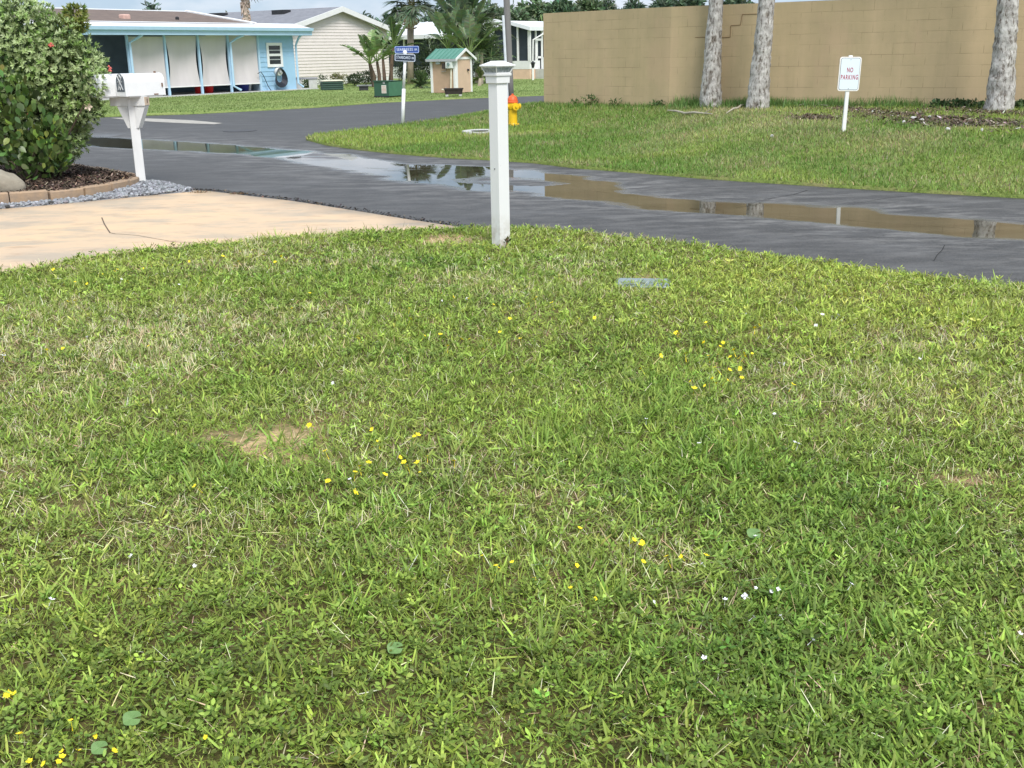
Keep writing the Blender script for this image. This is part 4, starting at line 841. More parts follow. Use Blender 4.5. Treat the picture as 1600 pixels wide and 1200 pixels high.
# ================================================================ HOUSES ACROSS THE STREET
GU = Vector((.55, .835, 0)).normalized()      # the street grid: along the street, away from the viewer
def louvre_window(F, a0, a1, c0, c1, b, parent, bars=2):
    w = MB()
    t = .12; w.box(F, a0, a1, b-.04, b, c0, c0+t).box(F, a0, a1, b-.04, b, c1-t, c1).box(F, a0, a0+t, b-.04, b, c0+t, c1-t).box(F, a1-t, a1, b-.04, b, c0+t, c1-t).box(F, a0+t, a1-t, b-.035, b, (c0+c1)/2-.05, (c0+c1)/2+.05)
    o = w.build('window', white, parent); MB().box(F, a0+t, a1-t, b-.012, b-.002, c0+t, c1-t).build('pane', darkglass, o)
    for k in (1, 3): z = c0+t+(c1-c0-2*t)*k/4; MB().box(F, a0+t, a1-t, b-.03, b-.014, z-.02, z+.02).build('louvre', galv, o)
    return o
def blue_house():
    A = G(463, 139, .09); F = FR(A, GU); root = thing('blue_house', A, 'low light blue house with brown shingle roof and rolled down beige porch shades', 'house')
    blue = M('blue_siding', lin((154, 192, 220)), .6, .06, 3); trim = M('blue_trim', lin((176, 208, 232)), .5, .05, 4)
    cols = [acol(F, x) for x in (201, 259, 311, 357.5, 404)]; aL = cols[0]; aW = cols[-1]; EH = 2.30
    def siding(F, a0, a1, c0, c1, b, st, name, mat, parent, top=None):
        m = MB(); k = int(round((c1-c0)/st))
        for i in range(k):
            z0 = c0+i*st; z1 = z0+st
            if top: l0, r0 = top(z0); l1, r1 = top(min(z1, c1))
            else: l0 = l1 = a0; r0 = r1 = a1
            m.face([F(l0, b-.022, z0), F(r0, b-.022, z0), F(r1, b-.002, z1), F(l1, b-.002, z1)])
            m.face([F(l0, b-.001, z0), F(r0, b-.001, z0), F(r0, b-.022, z0), F(l0, b-.022, z0)])
        m.box(F, a0+.01, a1-.01, b+.0, b+.1, c0, min(c1, top and c1-1.0 or c1)); return m.build(name, mat, parent)
    siding(F, aW+.06, -.50-.3, 0, EH, 0, .2, 'wall', blue, root)
    MB().box(F, -.80, 0, -.02, .1, 0, 1.42).build('wall_panel', M('blue_panel', lin((160, 198, 224)), .6, .04, 3), root)
    siding(F, -.80, 0, 1.42, EH, 0, .2, 'wall', blue, root)
    MB().box(F, -.10, 0, .1, 6.5, 0, EH).build('wall', blue, root)
    MB().box(F, aL-9, 1.1, -.35, 6.5, -.35, 0).build('slab', rough_conc, root)
    inside = M('porch_inside', lin((128, 148, 164)), .8, .15, 2); MB().box(F, aL-8, aW, 3.2, 3.3, 0, 2.4).build('porch_wall', inside, root)
    MB().box(F, aW, aW+.06, 0, 3.2, 0, EH).build('porch_wall', inside, root)
    # door and windows in the open part at the left
    for a0, a1, c1, mt in ((aL-2.05, aL-1.25, 2.08, darkglass),):
        d = MB().box(F, a0-.12, a1+.12, 3.14, 3.2, 0, c1+.12).build('door_frame', M('frame_lilac', lin((150, 150, 162)), .6), root); MB().box(F, a0, a1, 3.10, 3.14, .05, c1).build('door', mt, d)
    MB().box(F, aL-4.6, aL-3.2, 3.12, 3.2, .9, 2.0).build('window', darkglass, root)
    for i, a in enumerate(cols): MB().box(F, a-.04, a+.04, -.05, .05, 0, EH).build('post', trim, root, bevel=.01)
    MB().box(F, aL-6.1, aL-5.98, -.06, .06, 0, EH).build('post', trim, root)
    # shades, a little blown in
    sh = M('shade_fabric', lin((200, 193, 194)), .8, .04, 3, bump=.002, bscale=6, stretch=(1, 1, .1))
    for i in range(4):
        a0, a1 = cols[i]+.06, cols[i+1]-.03; nx_, nz_ = 12, 14; V = []; Q = []
        for z in range(nz_+1):
            tz = z/nz_; zz = (.33 if i else .30)+tz*(EH-.35); bow = math.sin(math.pi*tz)**1.0*(.12 if i in (1, 2) else .04)
            for x in range(nx_+1):
                tx = x/nx_; V.append(tuple(F(a0+bow*(1-tx)+(a1-a0-bow)*tx, .02+.16*math.sin(math.pi*tx)*math.sin(math.pi*tz)+.01*math.sin(tx*19+i), zz)))
        Q = [(z*(nx_+1)+x, z*(nx_+1)+x+1, (z+1)*(nx_+1)+x+1, (z+1)*(nx_+1)+x) for z in range(nz_) for x in range(nx_)]
        o = npmesh('roller_shade', V, Q, None, sh, root); MB().box(F, a0, a1, .0, .04, .30, .34).build('bottom_bar', white, o)
    # porch roof edge: fascia, gutter, white strip
    a0, a1 = aL-9, acol(F, 487, -.55, 2.5)
    MB().box(F, a0, a1, -.56, -.53, EH-.0, EH+.16).box(F, a0, a1, -.53, .06, EH+.0, EH+.02).build('fascia', trim, root)
    MB().extr(F, [(-.56, EH+.16), (-.66, EH+.18), (-.68, EH+.30), (-.56, EH+.31)], a0, a1).build('gutter', trim, root)
    MB().extr(F, [(-.56, EH+.162), (-.54, EH+.312), (.5, EH+.52), (.5, EH+.3)], a0, a1-.05).build('porch_roof', M('white_roof', (.78, .80, .82), .5, .06, 2), root)
    # hipped shingle roof
    br = M('brown_shingle', lin((122, 106, 96)), .9, .22, 2.5, bump=.01, bscale=14, stretch=(1, 1, 3), col2=lin((102, 89, 82)))
    z0, z1 = EH+.47, 3.44; bR = 5.2; aH = acol(F, 400, .2, z0); aR = acol(F, 291, bR, z1); al = a0-2
    m = MB(); m.face([F(al, .2, z0), F(aH, .2, z0), F(aR, bR, z1), F(al, bR, z1)]).face([F(aH, .2, z0), F(aH, 2*bR, z0), F(aR, bR, z1)]).face([F(al, 2*bR, z0), F(al, bR, z1), F(aR, bR, z1), F(aH, 2*bR, z0)]).face([F(al, .2, z0), F(al, bR, z1), F(al, 2*bR, z0)]).face([F(al, .2, z0), F(al, 2*bR, z0), F(aH, 2*bR, z0), F(aH, .2, z0)])
    print('ridge', pr(F(aR, bR, z1)), pr(F(al, bR, z1))); rf = m.build('roof', br, root); tr = MB().tube([F(aH, .2, z0+.02), F(aR, bR, z1+.03)], .06, 6).tube([F(aR, bR, z1+.02), F(al, bR, z1+.02)], .03, 6); tr.build('ridge_cap', M('white_roof', (.78, .8, .82), .5), rf)
    def onroof(px, t): 
        b_ = .2+(bR-.2)*t; z = z0+(z1-z0)*t; return acol(F, px, b_, z), b_, z
    for px, t_, w_, h_, mt in ((195, .30, .17, .16, M('vent_pink', lin((205, 170, 158)), .7)), (277, .28, .07, .12, black)):
        a, b_, z = onroof(px, t_); MB().box(F, a-w_, a+w_, b_-w_, b_+w_, z-.15, z+h_).build('roof_vent', mt, rf, bevel=.05)
    # downpipes
    def pipe(pts, mt): MB().tube([F(*p) for p in pts], .05, 8).build('downpipe', mt, root)
    pipe([(cols[0]+.35, -.5, EH), (cols[0]+.25, -.3, EH-.12), (cols[0]+.02, -.13, EH-.28), (cols[0]+.02, -.13, .1)], trim)
    pipe([(cols[3]+.45, -.5, EH), (cols[3]+.3, -.3, EH-.1), (cols[3]+.02, -.13, EH-.3), (cols[3]+.02, -.13, .25), (cols[3]+.3, -.25, .08)], trim)
    pipe([(a1-.45, -.45, EH+.1), (a1-.50, -.2, EH-.1), (.08, -.08, EH-.42), (.08, -.08, .25), (.3, -.16, .08)], trim)
    w0, w1 = acol(F, 416, 0), acol(F, 440, 0); louvre_window(F, w0, w1, .98, 2.0, -.022, root)
    # hose on its reel
    hm = M('hose', (.025, .03, .045), .5, .3, 9); c = F(acol(F, 430), -.1, .78); hr = thing('garden_hose', c, 'dark garden hose hung in loops from a round holder on the blue wall', 'garden hose')
    Fh = FR(c, GU); MB().lathe(FR(Fh(0, -.02, -.13), GU), [(.001, 0), (.17, 0), (.17, .03), (.001, .03)], 14)
    hd = MB(); 
    for i in range(16):
        a = i*math.pi/8; b2 = (i+1)*math.pi/8; hd.face([Fh(0, -.1, 0), Fh(.17*math.cos(a), -.1, .17*math.sin(a)), Fh(.17*math.cos(b2), -.1, .17*math.sin(b2))]); hd.face([Fh(.17*math.cos(a), -.1, .17*math.sin(a)), Fh(.17*math.cos(a), .06, .17*math.sin(a)), Fh(.17*math.cos(b2), .06, .17*math.sin(b2)), Fh(.17*math.cos(b2), -.1, .17*math.sin(b2))])
    hd.build('holder', whitewood, hr)
    MB().lathe(FR(Fh(.0, -.13, -.02), GU), [(.07, -.03), (.07, .05)], 10).build('hub', galv, hr)
    hs = MB()
    for k in range(7):
        w_ = .24+.035*k; h_ = .62+.03*k; hs.tube([Fh(w_*math.sin(a)*(.55+.45*(1-math.cos(a))/2), -.05-.02*k, .14-h_*(1-math.cos(a))/2) for a in np.linspace(0, 2*math.pi, 20)], .022, 6)
    hs.tube([Fh(-1.25, -.02, -.05), Fh(-1.1, -.05, .02), Fh(-.95, -.05, -.15), Fh(-.75, -.08, -.6), Fh(-.6, -.1, -.8)], .018, 6)
    hs.build('hose', hm, hr)
    # things glimpsed under the shades
    def tub(px, w_, h_, b_, col, nm, lab, cat):
        a = acol(F, px, b_); c = F(a, b_, 0); r_ = thing(nm, c, lab, cat); Fc = FR(c, GU)
        MB().lathe(Fc, [(w_*.8, 0), (w_, h_*.9), (w_*1.08, h_*.92), (w_*1.08, h_), (w_*.9, h_)], 14).build('tub', M('plastic_'+nm, col, .4, .1, 5), r_, smooth=True)
        MB().tube([Fc(w_*math.cos(a_), 0, h_+.14*math.sin(a_)) for a_ in np.linspace(0, math.pi, 9)], .012, 5).build('handle', galv, r_)
    tub(321, .22, .42, .5, lin((190, 30, 32)), 'red_bucket', 'red bucket glimpsed under the third beige porch shade', 'bucket')
    tub(304, .15, .40, .6, lin((150, 24, 30)), 'red_bucket', 'darker red bucket glimpsed under the second beige porch shade', 'bucket')
    tub(375, .30, .32, .6, lin((52, 62, 140)), 'blue_tub', 'blue plastic tub glimpsed under the last beige porch shade', 'tub')
    tub(384, .14, .36, .5, lin((210, 212, 216)), 'white_bucket', 'white bucket beside the blue tub under the last porch shade', 'bucket')
blue_house()
def cream_house():
    pk = AT(533, 100, 60.5); U = GU; F = FR((pk.x, pk.y, .02), U); root = thing('cream_house', (pk.x, pk.y, .02), 'cream lap sided house with a white trimmed gable and grey shingle roof', 'house')
    cr_ = M('cream_siding', lin((230, 221, 216)), .6, .04, 3); sh = M('grey_shingle', lin((138, 140, 146)), .9, .2, 3, bump=.01, bscale=12, col2=lin((118, 120, 127)))
    hw = 4.0; EH = 2.78; PH = 3.78; st = .155
    m = MB(); z = .32
    while z < PH-.1:
        z1 = min(z+st, PH-.05); g_ = lambda zz: hw if zz <= EH else hw*(PH-zz)/(PH-EH)
        m.face([F(-g_(z), -.025, z), F(g_(z), -.025, z), F(g_(z1), -.002, z1), F(-g_(z1), -.002, z1)]); m.face([F(-g_(z), 0, z), F(g_(z), 0, z), F(g_(z), -.025, z), F(-g_(z), -.025, z)]); z = z1
    m.build('gable_wall', cr_, root)
    Ld = 13.
    b = MB(); b.extr(F, [(-hw, 0), (hw, 0), (hw, EH), (0, PH), (-hw, EH)], .0, Ld, axis='b'); b.build('wall', cr_, root)
    MB().box(F, -hw-.0, hw+.0, -.015, 0, 0, .30).build('skirting', white, root)
    o_ = .35; sl = (PH-EH)/hw; r = MB()
    for s_ in (-1, 1): r.extr(F, [(0, PH+.02), (s_*(hw+o_), EH-sl*o_+.02), (s_*(hw+o_), EH-sl*o_+.14), (0, PH+.14)], -.30, Ld+.3, axis='b')
    rf = r.build('roof', sh, root)
    tr = MB()
    for s_ in (-1, 1): tr.extr(F, [(0, PH-.10), (s_*(hw+o_), EH-sl*o_-.10), (s_*(hw+o_), EH-sl*o_+.16), (0, PH+.16)], -.36, -.302, axis='b')
    tr.build('bargeboard', white, root)
    MB().box(F, -hw-o_-.1, -hw-o_+.02, -.3, Ld+.3, EH-sl*o_-.02, EH-sl*o_+.12).build('gutter', white, root)
    for a, b_ in ((-.9, 3.2), (-.9, 8.0), (-2.5, 10.4), (-2.9, 12.2), (-1.1, 11.5)):
        z = PH-sl*abs(a)+.14; MB().box(F, a-.28, a+.25, b_-.45, b_+.45, z-.1, z+.16).build('roof_vent', black, rf)
cream_house()
def white_roof_house():
    A = AT(600, 100, 72); B = AT(700, 100, 68); F = FR((A.x, A.y, 0), (B-A)); w_ = (B-A).length; root = thing('porch_house', (A.x, A.y, 0), 'white roofed house with a dark screened porch behind the palm and street sign', 'house')
    wr = M('white_metal_roof', (.76, .78, .80), .45, .05, 2); EH = 2.35
    MB().box(F, -3, w_-1.2, 1.5, 8, 0, EH).build('wall', M('wall_grey', lin((150, 156, 160)), .8, .1, 2), root)
    MB().box(F, -.6, w_-.8, .06, 1.5, .75, EH).build('screen', darkscreen, root); MB().box(F, -.6, w_-.8, 0, 1.5, 0, .75).build('knee_wall', white, root)
    for px in (602, 632, 672): a = acol(F, px); MB().box(F, a-.06, a+.06, -.02, .06, .75, EH).build('post', white, root)
    r = MB(); r.extr(F, [(-.6, EH), (-.6, EH+.22), (4.5, EH+1.15), (9, EH+.2), (9, EH)], -4, w_-.2); rf = r.build('roof', wr, root)
    MB().extr(F, [(-.6, EH+.0), (-.66, EH+.02), (-.66, EH+.26), (-.6, EH+.26)], -4, w_-.2).build('fascia', white, root)
    rb = MB()
    for k in range(12):
        a = -3.5+k*.75; P0, P1 = F(a, -.55, EH+.25), F(a, 4.4, EH+1.17); rb.tube([P0, P1], .025, 4)
    rb.build('roof_rib', wr, rf)
white_roof_house()
def screen_house():
    A = G(828, 123.5, .05); V = Vector((.80, -.60, 0)).normalized(); F = FR((A.x, A.y, .05), V); root = thing('screened_house', (A.x, A.y, .05), 'white house with screened gable porch and peach foundation beyond the utility pole', 'house')
    pk = M('peach_foundation', lin((222, 190, 165)), .8, .08, 3, bump=.004); F2 = FR((A.x, A.y, .05), (.62, .785))
    aL = acol(F, 770.5); aP = acol(F, 800.5); zz = lambda px, py: AT(px, py, F(acol(F, px), 0, 0).y).z-.05
    zf, zk, ze, zp = zz(828, 108), zz(828, 95), zz(828, 47.5), zz(801, 39)
    zl = zz(771, 46)
    for Fr, a0, a1 in ((F, aL, 0), (F2, 0, 6)):
        MB().box(Fr, a0, a1, .0, .12, 0, zf).build('foundation', pk, root)
        if Fr is F: MB().box(Fr, a0+.0, a1, -.01, .1, zf, zk).build('knee_wall', white, root)
    m = MB(); m.face([F(aL, .06, zk), F(0, .06, zk), F(0, .06, ze), F(aP, .06, zp), F(aL, .06, zl)]); m.build('screen', darkscreen, root)
    MB().box(F, aL+.1, -.1, 2.2, 2.3, zf, ze).build('inner_wall', M('inner_wall', lin((96, 104, 112)), .8, .1, 2), root)
    for px, w_ in ((771.5, .05), (809, .05), (827, .09)):
        a = acol(F, px); t = min(1, abs(a-aP)/abs(aP)) if a > aP else min(1, (aP-a)/(aP-aL)); zt = zp+((ze if a > aP else zl)-zp)*t; MB().box(F, a-w_, a+w_, -.02, .06, zk, zt).build('post', white, root)
    wt = M('white_metal_roof', (.76, .78, .80), .45, .05, 2); o_ = .25
    r = MB(); 
    for (a_, z_) in ((aL-o_, zl-.02), (o_, ze-.03)):
        k = len(r.v); r.v += [tuple(F(*q)) for q in ((aP, -.3, zp+.02), (a_, -.3, z_+.02), (a_, -.3, z_+.22), (aP, -.3, zp+.22))]; 
        d = F2.U*9; r.v += [tuple(Vector(q)+d) for q in r.v[k:k+4]]; r.f += [(k, k+1, k+2, k+3), (k+7, k+6, k+5, k+4), (k, k+4, k+5, k+1), (k+1, k+5, k+6, k+2), (k+2, k+6, k+7, k+3), (k+3, k+7, k+4, k)]
    r.build('roof', wt, root)
    # side with screens and a door
    MB().box(F2, .1, 6, .05, .09, zf, ze).build('screen', darkscreen, root); MB().box(F2, .06, .95, -.01, .1, zf, zk).build('knee_wall', white, root)
    q = [acol(F2, px) for px in (828.5, 837.5, 847)]
    for a in q: MB().box(F2, a-.05, a+.05, -.02, .05, zf, ze).build('post', white, root)
    dr = MB(); zd = zz(828, 62); dr.box(F2, q[1], q[2], -.03, .0, zd-.06, zd+.06).box(F2, q[1]+.03, q[1]+.12, -.04, -.01, zf, zd).box(F2, q[2]-.12, q[2]-.03, -.04, -.01, zf, zd).box(F2, q[1], q[2], -.04, -.01, zz(828, 90)-.05, zz(828, 90)+.06); dr.build('screen_door', white, root)
    st = MB()
    for k in range(4): a = q[1]+k*.16; st.box(F2, a, a+.03, -.5, -.47, zf-.1, zf+.62-k*.06)
    st.box(F2, q[1]-.05, q[2]+.2, -.5, -.46, zf+.5, zf+.56); st.build('railing', white, root)
    MB().box(F2, q[1]-.1, q[2]+.6, -1.1, -.02, -.05, zf*.5).box(F2, q[1]-.1, q[2]+.4, -.6, -.02, zf*.5, zf).build('steps', rough_conc, root)
    MB().tube([F2(.9, -.35, ze-.05), F2(.85, -.3, ze-.2), F2(.2, -.1, ze-.5), F2(.15, -.08, .3), F2(.05, -.2, .1)], .045, 7).build('downpipe', white, root)
    # small lantern on a white stake
    c = G(833, 125, .05); lp = thing('path_light', c, 'small black lantern on a white stake before the screened white house', 'path light'); Fc = FR(c, (1, 0))
    MB().box(Fc, -.05, .05, -.05, .05, 0, .62).build('stake', white, lp); MB().lathe(Fc, [(.05, .62), (.07, .68), (.11, .86), (.15, .88), (.03, .98), (0, 1.0)], 8).build('lantern', black, lp)
screen_house()
# ---------------------------------------------------------------- pump shed, utility boxes, bench
def shed():
    A = G(713, 145, .07); U = Vector((.835, -.55, 0)); F = FR(A, U); F2 = FR(A, GU); root = thing('pump_shed', A, 'small tan shed with green metal roof and white corner boards', 'shed')
    tan = M('tan_panel', lin((186, 156, 132)), .7, .07, 4); a0 = acol(F, 673.5, 0, .8); w_ = acol(F2, 736.5, 0, .8)
    zE = AT(712, 89, A.y).z-A.z; zP = AT(727, 76.5, (A+GU*w_/2).y).z-A.z
    MB().box(F, a0, 0, 0, .04, 0, zE).build('side_wall', tan, root)
    m = MB(); m.face([F2(0, 0, 0), F2(w_, 0, 0), F2(w_, 0, zE), F2(w_/2, 0, zP-.03), F2(0, 0, zE)]); m.build('gable_wall', M('tan_panel_lit', lin((204, 176, 152)), .7, .05, 4), root)  # light from the right on the gable end is put into a paler tan
    MB().box(F, a0, 0, w_-.05, w_, 0, zE).build('side_wall', tan, root); MB().box(F, a0, a0+.04, .04, w_-.05, 0, zE).build('side_wall', tan, root)
    for a, b in ((a0, 0), (-.085, 0)): MB().box(F, a-.01, a+.09, -.03, .03, 0, zE).build('corner_board', white, root)
    for a in (.0, w_-.09): MB().box(F2, a+.002, a+.088, -.035, -.004, 0, zE).build('corner_board', white, root)
    MB().box(F2, .09, w_-.09, -.03, -.004, zE-.09, zE).build('door_head', white, root)
    MB().box(F2, .72*w_, .72*w_+.05, -.08, -.01, .78, .86).build('handle', black, root)
    gr = M('green_metal_roof', lin((86, 140, 122)), .4, .08, 3, metal=.1); o_ = .16; sl = (zP-zE)/(w_/2); r = MB()
    def rp(s_, e, up): return (w_/2+s_*(w_/2+o_)*e, zP-sl*(w_/2+o_)*e+up)
    for s_ in (-1, 1):
        p = [rp(s_, 0, .0), rp(s_, 1, .0), rp(s_, 1, .025), rp(s_, 0, .025)]
        k = len(r.v)
        for a in (a0-.12, .12): r.v += [tuple(F(a, b_, z_)) for b_, z_ in p]
        r.f += [(k, k+1, k+2, k+3), (k+7, k+6, k+5, k+4), (k, k+4, k+5, k+1), (k+1, k+5, k+6, k+2), (k+2, k+6, k+7, k+3), (k+3, k+7, k+4, k)]
    rf = r.build('roof', gr, root); rb = MB()
    for i in range(8):
        a = a0-.1+(.2-a0)*i/7
        for s_ in (-1, 1): rb.tube([F(a, *rp(s_, 0, .03)), F(a, *rp(s_, 1, .03))], .012, 4)
    rb.build('roof_rib', gr, rf)
    tr = MB()
    for s_ in (-1, 1):
        k = len(tr.v)
        for a in (.125, .15): tr.v += [tuple(F(a, b_, z_)) for b_, z_ in (rp(s_, 0, -.06), rp(s_, 1, -.06), rp(s_, 1, .035), rp(s_, 0, .035))]
        tr.f += [(k, k+1, k+2, k+3), (k+7, k+6, k+5, k+4), (k, k+4, k+5, k+1), (k+1, k+5, k+6, k+2), (k+2, k+6, k+7, k+3), (k+3, k+7, k+4, k)]
    tr.build('bargeboard', white, root); MB().box(F, a0-.12, .12, -o_-.015, -o_, zE-sl*o_-.07, zE-sl*o_+.02).build('eave_board', M('eave_grey', lin((170, 172, 176)), .6), root)
    def zc(py): return AT(700, py, A.y-.1).z-A.z
    mbx = MB().box(F, acol(F, 699), acol(F, 709), -.16, -.03, zc(107), zc(94)).build('meter_box', M('box_white', lin((214, 218, 214)), .5), root, bevel=.01)
    c = F(acol(F, 704), -.165, zc(100.5)); MB().tube([c, c-F.B*.04], .06, 12).build('dial', M('dial_glass', lin((120, 140, 138)), .3), mbx)
    MB().box(F, acol(F, 682.5), acol(F, 689), -.10, -.02, zc(100.5), zc(92.5)).build('junction_box', M('box_grey', lin((176, 184, 188)), .5), root, bevel=.01)
    MB().box(F, acol(F, 692.5), acol(F, 698), -.12, -.02, zc(107.5), zc(99)).build('control_box', M('box_brown', (.05, .035, .03), .6), root)
    ap = acol(F, 706); MB().tube([F(ap, -.08, zc(108)), F(ap-.03, -.1, .12), F(ap-.03, -.1, .10), F(ap-.45, -.1, .12)], .028, 8).build('water_pipe', M('pvc', lin((226, 220, 200)), .5), root)
    MB().tube([F(acol(F, 690), -.05, zc(112)), F(acol(F, 696), -.05, zc(112)), F(acol(F, 696), -.05, zc(101))], .01, 5).tube([F(acol(F, 697), -.1, .12), F(acol(F, 697), -.1, .2)], .02, 6).build('conduit', galv, root)
shed()
def boxes():
    # dark trough by the shed
    c = G(709, 149.6, .07); r_ = thing('trough', c, 'low dark brown trough on the grass in front of the tan shed', 'trough'); F = FR(c, (1, .05)); dk = M('trough_brown', (.035, .026, .024), .7, .3, 9)
    m = MB().taper(F, .30, .15, .06, .33, .18, .24); m.build('body', dk, r_); MB().box(F, -.35, .35, -.2, -.17, .22, .26).box(F, -.35, .35, .17, .2, .22, .26).build('rim', dk, r_)
    for a in (-.24, .24): MB().box(F, a-.05, a+.05, -.2, .2, -.02, .05).build('foot', rough_conc, r_)
    # green transformer
    A = G(608, 152.2, .06); U = Vector((.90, -.42, 0)); F = FR(A, U); F2 = FR(A, (.5, .87)); r_ = thing('transformer_box', A, 'dark green utility transformer cabinet on the far lawn with a warning label', 'utility box')
    gn = M('cabinet_green', lin((48, 84, 68)), .5, .1, 4); g2 = M('cabinet_green_lit', lin((66, 112, 86)), .5, .1, 4); a0 = acol(F, 584.5, 0, .3); w_ = acol(F2, 628.5, 0, .3); zT = AT(608, 126.5, A.y).z-A.z
    fl = MB(); P = lambda a, b, z: F(a, 0, z)+F2.U*b
    k = len(fl.v); fl.v += [tuple(P(a, b, z)) for z in (0, zT) for a, b in ((a0, 0), (0, 0), (0, w_), (a0, w_))]; fl.f += [(4, 5, 6, 7), (0, 1, 5, 4), (3, 7, 6, 2), (0, 4, 7, 3)]; fl.build('cabinet', gn, r_)
    MB().box(F2, .0, w_, -.004, .0, .04, zT-.03).build('side_panel', g2, r_)  # brighter right side: its light is put into a paler cabinet green
    MB().box(F, acol(F, 593.5), acol(F, 601), -.012, -.004, .14, .42).build('warning_label', M('label_white', lin((206, 204, 198)), .5, .1, 30), r_)
    ll = MB()
    for i in range(5): ll.box(F, acol(F, 594.3), acol(F, 600.2), -.014, -.012, .18+i*.045, .192+i*.045)
    ll.build('label_lines', M('label_red', lin((190, 110, 90)), .5), r_); MB().box(F, acol(F, 596), acol(F, 599), -.01, -.004, zT-.1, zT-.03).build('plate', galv, r_)
    MB().box(F, a0-.03, .03, -.03, .0, zT-.02, zT+.02).build('lid_lip', gn, r_); MB().box(F, a0-.02, .02, -.02, .0, -.03, .05).build('base', black, r_)
    # ribbed green box with a pale lid
    A = G(519, 140.5, .06); F = FR(A, (.95, .3)); r_ = thing('ribbed_box', A, 'low ribbed dark green box with a pale top near the concrete bench', 'utility box'); k_ = A.y/1778; w_ = 15.5*k_*1.05
    MB().taper(F, w_, .3, 0, w_*.98, .28, .38).build('body', M('ribbed_green', lin((44, 66, 58)), .6), r_)
    rb = MB()
    for i in range(4): rb.box(F, -w_-.02, w_+.02, -.32, .32, .04+i*.09, .07+i*.09)
    rb.build('ribs', M('rib_green', lin((70, 96, 84)), .5), r_); MB().taper(F, w_+.04, .34, .38, w_*.9, .27, .43).build('lid', M('pale_lid', lin((200, 198, 176)), .7), r_)
    # slab and small black box
    A = G(568.5, 141.4, .06); F = FR(A, (1, .1)); r_ = thing('valve_box', A, 'small black rectangular box in the grass left of the green transformer', 'utility box'); k_ = A.y/1778
    MB().taper(F, 7.2*k_, .15, 0, 7.0*k_, .14, .17).build('body', black, r_, bevel=.01); MB().box(F, -7.4*k_, 7.4*k_, -.17, .17, .15, .19).build('lid', black, r_)
    A = G(571, 134.3, .06); F = FR(A, (1, .1)); r_ = thing('concrete_pad', A, 'pale flat concrete pad in the grass behind the small black box', 'concrete pad'); MB().box(F, -.42, .42, -.4, .4, -.05, .05).build('slab', rough_conc, r_, bevel=.01); MB().lathe(FR(F(0, 0, 0), (1, 0)), [(.1, .05), (.1, .058), (0, .06)], 12).build('plug', galv, r_)
    # bench
    A = G(490, 138.2, .06); F = FR(A, (.97, .2)); r_ = thing('stone_bench', A, 'grey stone slab bench on a pale block leg beside the blue house', 'bench'); k_ = A.y/1778
    MB().box(F, -28*k_, 7*k_, -.2, .2, .42, .50).build('seat', M('bench_stone', lin((150, 150, 156)), .9, .12, 8, bump=.005), r_, bevel=.01)
    MB().box(F, -7*k_, 6*k_, -.17, .17, 0, .42).build('leg', rough_conc, r_, bevel=.02); MB().box(F, -27*k_, -18*k_, -.17, .17, 0, .42).build('leg', rough_conc, r_, bevel=.02)
    # utility pole
    A = G(799.5, 166, .03); A.y = 36.5; A.x = AT(798, 160, 36.5).x; A.z = 0; T = AT(791.7, 2, 36.5); d = (T-A)/T.z; r_ = thing('utility_pole', A, 'weathered grey wooden utility pole rising behind the white lamp post', 'utility pole')
    wd = M('weathered_pole', lin((128, 126, 124)), .9, .15, 5, bump=.008, bscale=30, stretch=(1, 1, .08)); top = A+d*9.5
    MB().tube([A+d*(9.5*t_) for t_ in np.linspace(0, 1, 12)], list(np.linspace(.115, .085, 12)), 12).build('pole', wd, r_, smooth=True)
    q0, q1 = A-Vector((.10, .14, 0)), A+d*(AT(787.5, 24, 36.5).z)-Vector((.13, .12, 0)); MB().tube([q0, q1], .042, 8).build('conduit', M('pvc_white', lin((214, 220, 224)), .5), r_)
    MB().box(FR(A+d*9.0, (.9, .43)), -1.1, 1.1, -.05, .05, -.06, .06).build('crossarm', wd, r_)
boxes()
